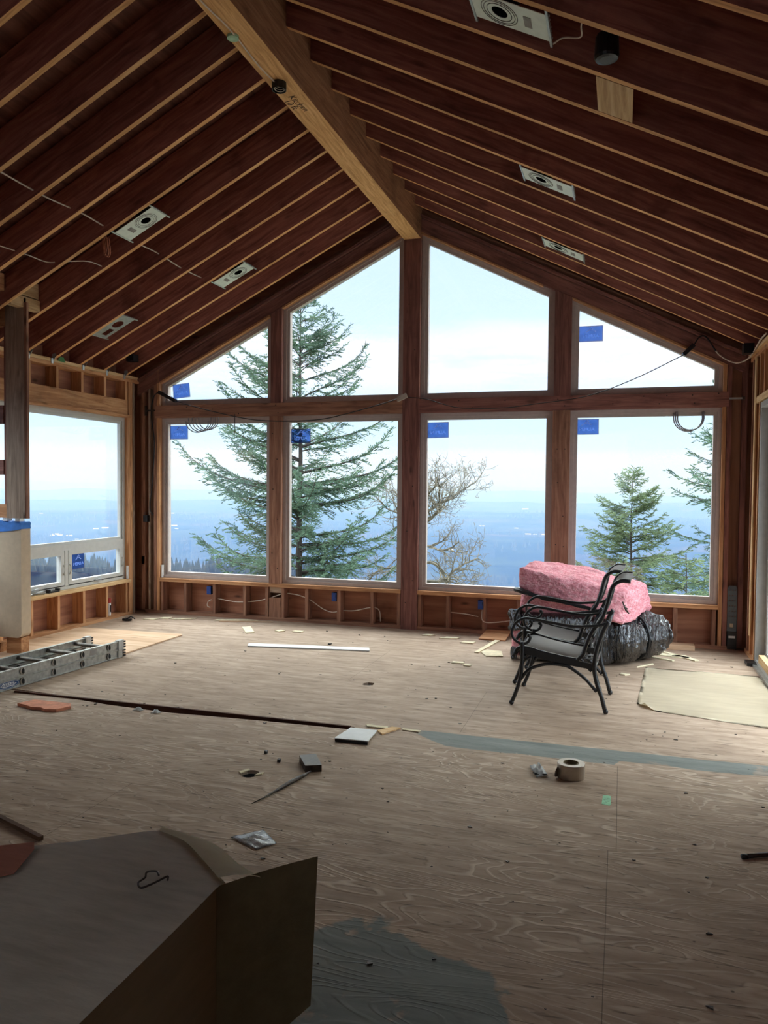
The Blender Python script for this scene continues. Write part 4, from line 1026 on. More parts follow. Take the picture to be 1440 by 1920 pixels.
tube('wire_arm', cm([(-5.76, 6.42, 0.445), (-5.73, 6.52, 0.455), (-5.71, 6.62, 0.445)], 5), 0.005, M_DKMETAL, t)

# ------------------------------------------------------------------ two patio armchairs side by side
def make_chair():
    t = empty('patio_chair', (0, 0, 0)); X0 = 0.38
    I = Matrix.Identity(4)
    W = 0.275
    def tub(nm, pts, r, **k):
        return tube(nm, pts, r, M_IRON, t, **k)
    back = [(0.092, .948), (0.03, .95), (-0.014, .924), (-0.041, .876), (-0.066, .771), (-0.1, .674), (-0.163, .580), (-0.198, .496), (-0.225, .409), (-0.262, .368)]
    seat = [(-0.262, .368), (-0.36, .377), (-0.50, .40), (-0.63, .428), (-0.69, .415), (-0.722, .355)]
    for s in (-1, 1):
        y = s * W
        # flat bar side of back, running into the seat rail
        tub('back_frame', cm([(x + X0, y * 0.94, z) for x, z in back], 5), 0.017, sides=8, sy=0.75)
        tub('seat_rail', cm([(x + X0, y * 0.94, z) for x, z in seat], 5), 0.013, sides=8)
        arm = [(-.046, .650), (-.10, .632), (-.163, .622), (-.292, .610), (-.442, .625), (-.585, .645), (-.652, .641), (-.709, .599), (-.733, .538), (-.717, .49), (-.669, .459), (-.62, .467), (-.597, .505), (-.612, .523)]
        ar = tub('armrest', cm([(x + X0, y, z) for x, z in arm], 6), 0.0105, sides=8)
        bm = bmesh.new(); bmesh.ops.create_uvsphere(bm, u_segments=8, v_segments=6, radius=0.015, matrix=Matrix.Translation((-.608 + X0, y, .52)))
        from_bm('scroll_ball', bm, M_IRON, None, ar, smooth=True)
        fl = [(-.655, .47), (-.653, .40), (-.655, .30), (-.66, .23), (-.674, .169), (-.70, .085), (-.722, .03)]
        l1 = tub('leg', cm([(x + X0, y, z) for x, z in fl], 4), 0.0145, sides=8)
        rl = [(-.05, .66), (-.081, .599), (-.116, .502), (-.137, .405), (-.142, .309), (-.124, .215), (-.091, .122), (-.066, .03)]
        l2 = tub('leg', cm([(x + X0, y, z) for x, z in rl], 4), 0.0155, sides=8)
        for fx, lg in ((-.727, l1), (-.060, l2)):
            bm = bmesh.new(); bmesh.ops.create_uvsphere(bm, u_segments=10, v_segments=8, radius=0.019, matrix=Matrix.Translation((fx + X0, y, .019)))
            from_bm('foot', bm, M_IRON, None, lg, smooth=True)
        arch = [(-.668, .185), (-.62, .255), (-.579, .286), (-.50, .317), (-.437, .326), (-.37, .325), (-.315, .313), (-.212, .246), (-.125, .155)]
        tub('arch_brace', cm([(x + X0, y, z) for x, z in arch], 5), 0.012, sides=8)
        tub('corner_brace', cm([(-.655 + X0, y, .30), (-.63 + X0, y, .34), (-.585 + X0, y, .37)], 5), 0.008)
        # deep apron under the seat
        prism('apron', [(-.655 + X0, y * 0.985, .425), (-.135 + X0, y * 0.985, .345), (-.135 + X0, y * 0.985, .305), (-.40 + X0, y * 0.985, .335), (-.655 + X0, y * 0.985, .385)], (0, 0.012, 0), M_IRON, t)
    for x, z, r in ((-.70, .385, .012), (-.14, .325, .012), (-.155, .54, .010), (-.64, .36, .010), (-.05, .63, .009)):
        tub('cross_bar', [(x + X0, -W, z), (x + X0, W, z)], r)
    for y0, y1 in ((-0.1, 0.02), (0.02, 0.12)):
        tub('lattice_bar', [(-.255 + X0, y0, .345), (-.15 + X0, y1, .33)], 0.006)
    # woven sling: one sheet from front curl to top of back
    prof = cm([(x + X0, 0, z) for x, z in list(reversed(seat[:-1]))] + [(x + X0, 0, z) for x, z in list(reversed(back[:-1]))] , 5)
    bm = bmesh.new(); rows = []
    for p in prof:
        row = []
        for k in range(9):
            v = -0.93 + 1.86 * k / 8
            sag = 0.012 * (1 - v * v)
            row.append(bm.verts.new((p.x + sag * (0.6 if p.z > .45 else 0), v * W, p.z - sag * (1.0 if p.z < .45 else 0) + 0.004)))
        rows.append(row)
    for a, b in zip(rows, rows[1:]):
        for k in range(8): bm.faces.new((a[k], a[k + 1], b[k + 1], b[k]))
    bmesh.ops.solidify(bm, geom=list(bm.faces), thickness=0.005)
    s = from_bm('sling', bm, M_SLING, None, t, smooth=True)
    return t
ch = make_chair()
Mc = Matrix.Translation((-0.385, 5.93, 0)) @ Matrix.Rotation(math.radians(-2.5), 4, 'Z')
ch.matrix_basis = Mc
tag(ch, 'black iron patio armchair with grey mesh seat, the nearer of the pair', 'chair', 'patio armchairs beside the insulation')
c2 = copy_tree(ch, Matrix.Translation((-0.44, 6.545, 0)) @ Matrix.Rotation(math.radians(-3.0), 4, 'Z'))
tag(c2, 'black iron patio armchair with grey mesh seat, the farther one against the black bags', 'chair', 'patio armchairs beside the insulation')

# ------------------------------------------------------------------ insulation batts and black wrapped bundles
def lump(name, corners, m, n=14, rnd=0.25, amp=0.02, fs=4.0, label=None, cat=None, group=None, parent=None, seed=0.0, fine=0.0):
    """soft block: rounded cube mapped through eight corners (x-, y-, z- order) with noise"""
    bm = bmesh.new(); bmesh.ops.create_cube(bm, size=2.0)
    bmesh.ops.subdivide_edges(bm, edges=list(bm.edges), cuts=n, use_grid_fill=True)
    c = [Vector(p) for p in corners]
    for v in bm.verts:
        p = v.co.copy(); q = p.copy()
        l = q.length / max(abs(q.x), abs(q.y), abs(q.z))
        s = q.normalized() * (1.0 + 0.0)
        k = rnd
        # superellipsoid blend
        e = 2.0 + (1 - k) * 10
        d = (abs(p.x) ** e + abs(p.y) ** e + abs(p.z) ** e) ** (1 / e)
        p = p / d
        u, w, t = (p.x + 1) / 2, (p.y + 1) / 2, (p.z + 1) / 2
        r = Vector()
        for i in (0, 1):
            for j in (0, 1):
                for kk in (0, 1):
                    r += c[i * 4 + j * 2 + kk] * ((u if i else 1 - u) * (w if j else 1 - w) * (t if kk else 1 - t))
        nn = noise.noise_vector(r * fs + Vector((seed, seed, seed))) * amp
        if fine: nn += noise.noise_vector(r * fs * 5 + Vector((seed, 0, 0))) * fine
        v.co = r + nn
    lo = min(v.co.z for v in bm.verts)
    if lo < 0.0 and parent is None:
        for v in bm.verts: v.co.z = max(v.co.z, 0.002)
    cc = sum(c, Vector()) / 8
    o = from_bm(name, bm, m, Matrix.Translation(cc) if parent is None else MW[parent], parent, smooth=True)
    if label: tag(o, label, cat, group)
    return o
def c8(x0, x1, y0, y1, z0, z1): return [(x, y, z) for x in (x0, x1) for y in (y0, y1) for z in (z0, z1)]
# bundle at the left under the batts
b1 = empty('insulation_bundle', (-0.5, 7.35, 0)); tag(b1, 'black plastic wrapped bundle with pink end, under the pink batts behind the chairs', 'insulation bundle')
lump('black_wrap', c8(-0.90, -0.02, 7.12, 7.68, 0.003, 0.45), M_BAG, 16, 0.5, 0.02, 6.0, parent=b1)
lump('pink_core', c8(-0.955, -0.6, 7.16, 7.62, 0.03, 0.42), M_PINK, 12, 0.6, 0.02, 8.0, parent=b1, fine=0.008)
lump('torn_wrap', c8(-0.97, -0.86, 7.10, 7.3, 0.28, 0.47), M_BAG, 8, 0.5, 0.035, 12.0, parent=b1)
lump('torn_wrap', c8(-0.96, -0.90, 7.12, 7.25, 0.004, 0.12), M_BAG, 6, 0.5, 0.02, 12.0, parent=b1)
# long bag running back to the right, tied at its end
def bag_body(name, path, rad, m, parent, squash=0.92, seg=36, amp=0.012, seed=0.0, twist=0.0):
    bm = bmesh.new(); P = cm(path, 8); R = []
    n = len(P)
    for i in range(n):
        t = i / (n - 1) * (len(rad) - 1); a = int(min(t, len(rad) - 2)); f = t - a
        f = f * f * (3 - 2 * f)
        R.append(rad[a] * (1 - f) + rad[a + 1] * f)
    rings = []
    for i, p in enumerate(P):
        d = (P[min(i + 1, n - 1)] - P[max(i - 1, 0)]).normalized()
        s = Vector((0, 0, 1)).cross(d).normalized(); u = d.cross(s)
        ring = []
        for k in range(seg):
            a = 2 * math.pi * k / seg
            q = p + s * math.cos(a) * R[i] + u * math.sin(a) * R[i] * squash
            w = noise.noise(Vector((math.cos(a) * 3.5 + seed, math.sin(a) * 3.5, i * 0.10))) * amp
            w += noise.noise(Vector((a * 5.0 + seed, i * 0.22 + a * 1.2, 3.0))) * amp * 0.8
            q += (q - p).normalized() * w
            q.z = max(q.z, 0.004)
            ring.append(bm.verts.new(q))
        rings.append(ring)
    for A, B in zip(rings, rings[1:]):
        for k in range(seg): bm.faces.new((A[k], A[(k + 1) % seg], B[(k + 1) % seg], B[k]))
    bm.faces.new(rings[0]); bm.faces.new(list(reversed(rings[-1])))
    return from_bm(name, bm, m, MW[parent], parent, smooth=True)
b2 = empty('insulation_bundle', (0.2, 7.5, 0)); tag(b2, 'large shiny black plastic bag of insulation with a tied tip, lying by the low wall', 'insulation bundle')
bag_body('black_wrap', [(-0.12, 7.24, 0.225), (-0.04, 7.30, 0.228), (0.06, 7.40, 0.232), (0.13, 7.47, 0.232)], [0.10, 0.228, 0.236, 0.222, 0.18], M_BAG, b2, seed=2.0, amp=0.024)
bag_body('black_wrap', [(0.08, 7.44, 0.222), (0.16, 7.52, 0.23), (0.26, 7.64, 0.24), (0.34, 7.76, 0.25), (0.40, 7.85, 0.262), (0.435, 7.90, 0.27)], [0.15, 0.228, 0.232, 0.205, 0.10, 0.025, 0.02], M_BAG, b2, seed=9.0, amp=0.024)
tube('plastic_band', [(0.105 + 0.21 * 0.78 * math.cos(a), 7.46 - 0.21 * 0.62 * math.cos(a), 0.232 + 0.215 * math.sin(a)) for a in [k * math.pi / 16 for k in range(32)]], 0.012, M_BLACK, b2, closed=True)
lump('tied_tip', c8(0.425, 0.475, 7.88, 7.93, 0.25, 0.295), M_CLEAR, 5, 0.9, 0.012, 20.0, parent=b2)
# pink batts
lump('pink_batt', [(-0.885, 7.21, 0.44), (-0.885, 7.21, 0.635), (-0.87, 7.70, 0.44), (-0.87, 7.70, 0.63), (-0.05, 7.19, 0.38), (-0.05, 7.19, 0.49), (0.05, 7.72, 0.40), (0.05, 7.72, 0.50)], M_PINK, 34, 0.35, 0.03, 5.0,
     'pink fibreglass batt, lower of the two, lying on the black bundle behind the chairs', 'insulation batt', seed=3.0, fine=0.012)
fb = empty('folded_pink_batt', (-0.3, 7.4, 0.6)); tag(fb, 'thick pink fibreglass batt on top of the pile, sloping down to a rolled right end', 'insulation batt')
lump('batt_body', [(-0.90, 7.12, 0.655), (-0.90, 7.16, 0.845), (-0.80, 7.82, 0.66), (-0.80, 7.80, 0.90), (0.07, 7.06, 0.38), (0.05, 7.12, 0.70), (0.32, 7.70, 0.42), (0.30, 7.70, 0.72)], M_PINK, 40, 0.36, 0.03, 5.0, parent=fb, seed=8.0, fine=0.013)
lump('torn_facing', [(-0.95, 7.06, 0.645), (-0.95, 7.06, 0.675), (-0.85, 7.4, 0.63), (-0.85, 7.4, 0.66), (-0.10, 7.05, 0.485), (-0.10, 7.05, 0.515), (0.0, 7.4, 0.48), (0.0, 7.4, 0.50)], M_BLACK, 16, 0.2, 0.02, 9.0, parent=fb, fine=0.01)
# ragged strands along the edge of the top batt
for k in range(3):
    z = 0.55 + 0.02 * k
    tube('fibre_strand', cm([(0.03 + 0.02 * k, 7.085, 0.60 - 0.03 * k), (0.045, 7.07, 0.56), (0.06 + 0.012 * k, 7.08, 0.52 - 0.01 * k)], 4), 0.006, M_DKMETAL, fb, sides=6)

# ------------------------------------------------------------------ aluminium extension ladder, lying on the floor
lr = math.radians(-4.96)
LM = Matrix.Translation((-4.379, 6.045, 0)) @ Matrix.Rotation(lr, 4, 'Z')
ld = empty('extension_ladder', None, M=LM); tag(ld, 'aluminium extension ladder lying flat on the plywood beside the left wall', 'ladder')
def lsub(nm, bm, m, parent=ld, smooth=False):
    bm.transform(LM); return from_bm(nm, bm, m, LM if parent is ld else MW[parent], parent, smooth=smooth)
LL = -3.3; Wl = 0.40
for sec, (z0, z1) in enumerate(((0.004, 0.074), (0.082, 0.154))):
    for side in (0, 1):
        x = -0.0 if side == 0 else -Wl
        bm = bmesh.new(); inn = -1 if side == 0 else 1
        a, b = sorted((x, x + inn * 0.004)); bm_box(bm, (a, LL, z0), (b, 0, z1))
        a, b = sorted((x, x + inn * 0.026))
        bm_box(bm, (a, LL, z0), (b, 0, z0 + 0.004)); bm_box(bm, (a, LL, z1 - 0.004), (b, 0, z1))
        if sec == 1:
            a, b = sorted((x - inn * 0.006, x)); bm_box(bm, (a, LL, z1 - 0.008), (b, 0, z1)); bm_box(bm, (a, LL, z0 - 0.006), (b, 0, z0 + 0.002))
        else:
            a, b = sorted((x - inn * 0.006, x)); bm_box(bm, (a, LL, z0), (b, 0, z0 + 0.008)); bm_box(bm, (a, LL, z1 - 0.004), (b, 0, z1))
        lsub('side_rail', bm, M_ALU)
    for k in range(10):
        y = -0.145 - 0.322 * k; z = (z0 + z1) / 2 + 0.004
        bm = bmesh.new(); bm_tube(bm, [(-0.006, y, z), (-Wl + 0.006, y, z)], 0.0165, 10); rg = lsub('rung', bm, M_ALU_D, smooth=False)
        for xx, dd in ((0.0, 1),):
            bm = bmesh.new()
            prof = [(0.006 * dd, y - 0.002 + 0.025 * math.cos(a), z + 0.030 * math.sin(a)) for a in [math.radians(v) for v in range(70, 291, 20)]]
            bm_prism(bm, prof, (0.002, 0, 0)); lsub('rung_end', bm, M_ALU_D)
            bm = bmesh.new()
            prof = [(0.0075, y + 0.002 + 0.016 * math.cos(a), z + 0.022 * math.sin(a)) for a in [math.radians(v) for v in range(80, 281, 20)]] + [(0.0075, y + 0.014, z - 0.02), (0.0075, y + 0.014, z + 0.006)]
            bm_prism(bm, prof, (0.001, 0, 0)); lsub('rung_hole', bm, M_HOLE)
for side in (0, 1):
    x = 0.0 if side == 0 else -Wl
    inn = -1 if side == 0 else 1
    bm = bmesh.new(); a, b = sorted((x - inn * 0.012, x + inn * 0.03)); bm_box(bm, (a, -0.03, 0.07), (b, 0.035, 0.162)); bevel(bm, 0.003)
    br = lsub('rail_bracket', bm, M_STEEL)
    bm = bmesh.new(); bm_box(bm, (a, -0.035, 0.003), (b, 0.02, 0.068)); lsub('rail_bracket', bm, M_ALU)
    for z0 in (0.006, 0.086):
        bm = bmesh.new()
        for q in range(3): bm_box(bm, (a + 0.004, 0.035, z0 + q * 0.024), (b - 0.004, 0.068, z0 + q * 0.024 + 0.014))
        bm_box(bm, (a + 0.006, 0.02, z0), (a + 0.018, 0.06, z0 + 0.064))
        lsub('end_cap', bm, M_BLACK)
bm = bmesh.new(); bm_box(bm, (0.0005, -0.38, 0.093), (0.0015, -0.30, 0.14)); lsub('grey_label', bm, M_DUST)
# oval maker's badge
by, bz = -1.245, 0.043
bm = bmesh.new(); bm_prism(bm, [(0.0005, by + 0.108 * math.cos(a), bz + 0.031 * math.sin(a)) for a in [k * math.pi / 16 for k in range(32)]], (0.0008, 0, 0)); bd = lsub('oval_badge', bm, plain('badge_blue', srgb(30, 70, 120), 0.4))
bm = bmesh.new(); bm_tube(bm, [(0.0016, by + 0.098 * math.cos(a), bz + 0.025 * math.sin(a)) for a in [k * math.pi / 16 for k in range(32)]], 0.0012, 5, closed=True); lsub('badge_ring', bm, M_WHITEP, bd)
bm = bmesh.new(); bm_prism(bm, [(0.0014, by - 0.078, bz), (0.0014, by - 0.05, bz + 0.016), (0.0014, by + 0.05, bz + 0.016), (0.0014, by + 0.078, bz), (0.0014, by + 0.05, bz - 0.016), (0.0014, by - 0.05, bz - 0.016)], (0.0004, 0, 0)); lsub('badge_band', bm, plain('badge_white', srgb(216, 220, 222), 0.5), bd)
b = text_bm('WERNER', 0.034); b.transform(Matrix.Translation((0.0022, by, bz)) @ Matrix.Rotation(math.radians(90), 4, 'Z') @ Matrix.Rotation(math.radians(90), 4, 'X')); lsub('lettering', b, plain('badge_navy', srgb(20, 52, 104), 0.5), bd)
# ------------------------------------------------------------------ things lying on the floor
def slab(name, pts, t, m, label, cat, group=None, z=0.0, bev=0.0):
    o = prism(name, [(x, y, z + 0.001) for x, y in pts], (0, 0, t), m, None, None, bev)
    return tag(o, label, cat, group)
slab('white_board', [(-3.50, 6.86), (-3.545, 6.98), (-2.335, 7.165), (-2.295, 7.05)], 0.012, M_WHITEP, 'long white trim board lying on the floor in front of the left windows', 'board')
slab('plywood_offcut', [(-5.70, 5.6), (-5.69, 7.13), (-4.43, 7.165), (-4.40, 7.13), (-4.42, 6.2), (-4.45, 5.62)], 0.012, M_PLYPANEL, 'pinkish plywood sheet lying flat in the left corner behind the ladder', 'plywood sheet')
# cream paper sheet with a curled near corner
bm = bmesh.new(); N = 30
A, B, Cc, Dd = Vector((0.235, 7.235, 0)), Vector((1.155, 7.215, 0)), Vector((1.165, 5.60, 0)), Vector((0.13, 5.86, 0))
rows = []
for i in range(N + 1):
    row = []
    for j in range(N + 1):
        u, v = i / N, j / N
        p = (A * (1 - u) + B * u) * (1 - v) + (Dd * (1 - u) + Cc * u) * v
        dc = math.hypot(u * 1.0, (1 - v) * 1.5)
        if dc < 0.14:
            f = (0.14 - dc) / 0.14; p += Vector((0.06 * f, 0.04 * f, 0.035 * f * f))
        p.z += 0.002 + 0.002 * (0.5 + noise.noise(Vector((p.x * 3, p.y * 3, 0)))) 
        row.append(bm.verts.new(p))
    rows.append(row)
for a, b in zip(rows, rows[1:]):
    for k in range(N): bm.faces.new((a[k], a[k + 1], b[k + 1], b[k]))
bmesh.ops.solidify(bm, geom=list(bm.faces), thickness=0.0025)
tag(from_bm('paper_sheet', bm, M_MAT, Matrix.Translation((0.7, 6.5, 0)), smooth=True), 'large cream paper sheet on the floor by the sliding door, near corner curled', 'paper sheet')
# vinyl siding sample
t = empty('siding_offcut', (-1.58, 4.6, 0)); tag(t, 'pale grey ribbed siding offcut beside the end of the dark floor joint', 'siding')
for k in range(3):
    f0, f1 = k / 3, (k + 1) / 3
    a = Vector((-1.685, 4.485, 0)).lerp(Vector((-1.668, 4.745, 0)), f0); b = Vector((-1.685, 4.485, 0)).lerp(Vector((-1.668, 4.745, 0)), f1 - 0.02)
    c = Vector((-1.468, 4.495, 0)).lerp(Vector((-1.487, 4.745, 0)), f1 - 0.02); d = Vector((-1.468, 4.495, 0)).lerp(Vector((-1.487, 4.745, 0)), f0)
    z0 = 0.018 - 0.004 * k
    bm = bmesh.new(); bm_prism(bm, [Vector((p.x, p.y, z0)) for p in (a, d, c, b)], (0, 0, 0.006)); from_bm('siding_panel', bm, M_WHITEP, MW[t], t)
bm = bmesh.new(); bm_box(bm, (-1.683, 4.487, 0.001), (-1.469, 4.50, 0.018)); from_bm('folded_edge', bm, M_BLACK, MW[t], t)
# strips in the joint
tag(bx('joint_filler_strip', (-4.4, 4.775, -0.04), (-1.68, 4.792, 0.012), wood('dark_brown_strip', srgb(50, 26, 16), srgb(74, 40, 26), srgb(92, 54, 34), 0.3, 0.2)), 'long dark brown wood strip standing in the open floor joint', 'strip')
bpy.data.objects['joint_filler_strip'].matrix_basis = Matrix.Translation((0, -0.005, 0)) @ MW[bpy.data.objects['joint_filler_strip']]
slab('wood_splinter', [(-1.60, 4.86), (-1.45, 4.865), (-1.44, 4.825), (-1.58, 4.82)], 0.008, M_SCRAP, 'flat pale splinter just beyond the siding offcut', 'wood scrap')
slab('wood_splinter', [(-1.49, 4.76), (-1.42, 4.86), (-1.36, 4.86), (-1.44, 4.70)], 0.009, M_NEW, 'tan splinter at the right corner of the siding offcut', 'wood scrap')
slab('wood_splinter', [(-1.35, 4.86), (-1.22, 4.855), (-1.23, 4.825), (-1.34, 4.83)], 0.006, M_SCRAP, 'thin pale splinter touching the left end of the grey filler strip', 'wood scrap')
# dark block and pry stick
tag(prism('dark_block', [(-1.752, 4.090, 0.001), (-1.655, 3.945, 0.001), (-1.572, 3.985, 0.001), (-1.672, 4.145, 0.001)], (0, 0, 0.038), M_DKMETAL, None, None, 0.003), 'dark square metal block on the floor at the end of the pry stick', 'block')
pts = [Vector((-1.741, 3.465, 0.004)), Vector((-1.715, 3.54, 0.006)), Vector((-1.694, 3.63, 0.008)), Vector((-1.678, 3.70, 0.010)), Vector((-1.655, 3.80, 0.012)), Vector((-1.63, 3.89, 0.012)), Vector((-1.617, 3.935, 0.016))]
tag(tube('dark_stick', pts, [0.002, 0.004, 0.006, 0.010, 0.012, 0.009, 0.004], M_DKMETAL, None, 7), 'dark tapered stick pointing at the metal block', 'stick')
for x, y, s_, lab in ((-1.996, 4.155, 0.016, 'small dark cube on the floor, farther of two left of the metal block'), (-1.862, 4.05, 0.017, 'small dark cube on the floor, nearer the metal block')):
    tag(bx('small_cube', (x - s_ / 2, y - s_ / 2, 0.001), (x + s_ / 2, y + s_ / 2, 0.001 + s_), M_BLACK), lab, 'cube')
slab('wood_chip', [(-2.005, 3.83), (-1.975, 3.885), (-1.958, 3.875), (-1.985, 3.815)], 0.006, M_SCRAP, 'pale chip at the left rim of the round floor hole', 'wood scrap')
slab('wood_chip', [(-1.898, 3.81), (-1.868, 3.84), (-1.868, 3.865), (-1.888, 3.85)], 0.006, M_SCRAP, 'pale chip at the right rim of the round floor hole', 'wood scrap')
# tape roll
t = empty('tape_roll', (-0.238, 4.35, 0)); tag(t, 'roll of silver tape standing flat on the floor before the grey filler strip', 'tape roll')
bm = bmesh.new(); bm_lathe(bm, [(0.041, 0.001), (0.074, 0.001), (0.075, 0.004), (0.075, 0.076), (0.073, 0.080), (0.043, 0.080), (0.041, 0.078)], (-0.238, 4.35, 0), 48); from_bm('tape_body', bm, M_BRONZE, MW[t], t, smooth=False)
bm = bmesh.new(); bm_lathe(bm, [(0.038, 0.002), (0.042, 0.002), (0.042, 0.082), (0.038, 0.082)], (-0.238, 4.35, 0), 32); from_bm('cardboard_core', bm, M_KRAFT, MW[t], t)
bm = bmesh.new(); bm_prism(bm, [(-0.307, 4.322, 0.004), (-0.318, 4.305, 0.006), (-0.322, 4.292, 0.02), (-0.318, 4.298, 0.045), (-0.308, 4.318, 0.062)], (0.003, 0.006, 0)); from_bm('loose_tape_end', bm, M_BRONZE, MW[t], t)
# hardware bag and flat sachet
def sheet(name, quad, m, label, cat, amp=0.012, n=12, z=0.004, group=None, parent=None, seed=0):
    bm = bmesh.new(); rows = []
    q = [Vector((x, y, 0)) for x, y in quad]
    for i in range(n + 1):
        row = []
        for j in range(n + 1):
            u, v = i / n, j / n
            p = (q[0] * (1 - u) + q[1] * u) * (1 - v) + (q[3] * (1 - u) + q[2] * u) * v
            bell = math.sin(math.pi * u) * math.sin(math.pi * v)
            p.z = z + amp * bell * (0.8 + noise.noise(Vector((u * 4 + seed, v * 4, seed)))) + amp * 0.3 * abs(noise.noise(Vector((u * 9, v * 9 + seed, 1))))
            row.append(bm.verts.new(p))
        rows.append(row)
    for a, b in zip(rows, rows[1:]):
        for k in range(n): bm.faces.new((a[k], a[k + 1], b[k + 1], b[k]))
    bmesh.ops.solidify(bm, geom=list(bm.faces), thickness=0.0015)
    c = sum(q, Vector()) / 4
    o = from_bm(name, bm, m, Matrix.Translation(c) if parent is None else MW[parent], parent, smooth=True)
    return tag(o, label, cat, group) if label else o
t = empty('hardware_bag', (-0.41, 4.35, 0)); tag(t, 'small clear plastic bag of black screws beside the tape roll', 'bag')
sheet('clear_bag', [(-0.474, 4.435), (-0.416, 4.262), (-0.359, 4.315), (-0.404, 4.445)], M_CLEAR, None, None, 0.035, parent=t, z=0.006)
for k in range(9):
    a = k * 2.4; x, y = -0.408 + 0.018 * math.cos(a), 4.315 + 0.02 * math.sin(a)
    tube('screw', [(x, y, 0.008 + 0.002 * (k % 4)), (x + 0.026 * math.cos(k * 1.3), y + 0.02 * math.sin(k * 1.9), 0.012 + 0.002 * (k % 3))], 0.004, M_BLACK, t, sides=6)
M_SACHET = plain('silver_sachet_film', srgb(226, 230, 232), 0.25, 0.3, var=0.12, scale=30, bump=0.8)
sheet('foil_sachet', [(-1.665, 3.10), (-1.555, 3.215), (-1.44, 3.11), (-1.50, 3.025)], M_SACHET, 'shiny silver-white sachet on the floor beyond the paper-covered box', 'sachet', 0.014, seed=4)
t = empty('green_sticker', (-0.045, 4.075, 0)); tag(t, 'small mint green sticker on the floor right of the tape roll', 'sticker')
bm = bmesh.new(); bm_prism(bm, [(-0.062, 4.136, 0.0008), (-0.066, 4.02, 0.0008), (-0.028, 4.008, 0.0008), (-0.022, 4.025, 0.0008), (-0.022, 4.135, 0.0008), (-0.035, 4.142, 0.0008)], (0, 0, 0.0006)); from_bm('sticker_paper', bm, M_GREENS, MW[t], t)
for k in range(6):
    bm = bmesh.new(); bm_box(bm, (-0.058 + 0.008 * (k % 3), 4.035 + 0.013 * k, 0.0015), (-0.048 + 0.010 * (k % 3), 4.038 + 0.013 * k, 0.0017)); from_bm('ink_mark', bm, M_DKMETAL, MW[t], t)
# torn foam scrap
bm = bmesh.new()
ring = [(-4.11, 4.485), (-4.06, 4.60), (-3.93, 4.605), (-3.745, 4.60), (-3.70, 4.545), (-3.745, 4.45), (-3.83, 4.43), (-3.88, 4.455), (-3.95, 4.44), (-4.03, 4.47)]
tag(prism('foam_scrap', [(x, y, 0.001) for x, y in ring], (0.0, 0.0, 0.02), M_ORANGE, None, None, 0.004), 'torn salmon-coloured foam scrap on the floor below the ladder', 'foam scrap')
for (x, y, lab) in ((-3.23, 4.67, 'tiny white plastic shred at the dark floor joint, left one'), (-3.08, 4.66, 'tiny white plastic shred at the dark floor joint, right one')):
    sheet('plastic_shred', [(x - 0.04, y - 0.02), (x + 0.03, y - 0.03), (x + 0.04, y + 0.01), (x - 0.02, y + 0.02)], M_CLEAR, lab, 'plastic scrap', 0.02, 6, seed=x)
# pen-like tool at the right edge and dark lath at the left
t = empty('marker_tool', (0.6, 3.65, 0)); tag(t, 'dark cylindrical tool at the right picture edge on the near floor', 'tool')
tube('barrel', [(0.548, 3.617, 0.011), (0.60, 3.645, 0.011), (0.76, 3.72, 0.011)], 0.010, M_DKMETAL, t, 12); tube('tip', [(0.528, 3.607, 0.011), (0.549, 3.617, 0.011)], 0.011, M_BLACK, t, 12)
tag(board('dark_lath', (-2.80, 2.93, 0.012), (-2.45, 2.81, 0.012), 0.022, 0.02, wood('old_lath', srgb(70, 48, 36), srgb(100, 74, 56), srgb(128, 100, 80))), 'dark narrow lath on the floor behind the paper-covered box at the left edge', 'lath')
tag(bx('door_shoe', (1.115, 7.60, 0.001), (1.195, 7.75, 0.03), M_BLACK), 'black plastic block on the floor at the foot of the door frame', 'block')
t = empty('black_clip', (-5.475, 7.72, 0)); tag(t, 'crumpled black bracket on the floor in the left corner', 'bracket')
lump('clip_body', c8(-5.53, -5.42, 7.67, 7.73, 0.002, 0.03), M_BLACK, 5, 0.5, 0.012, 20.0, parent=t); tube('clip_arm', [(-5.50, 7.70, 0.02), (-5.44, 7.72, 0.05), (-5.40, 7.74, 0.02)], 0.008, M_BLACK, t)
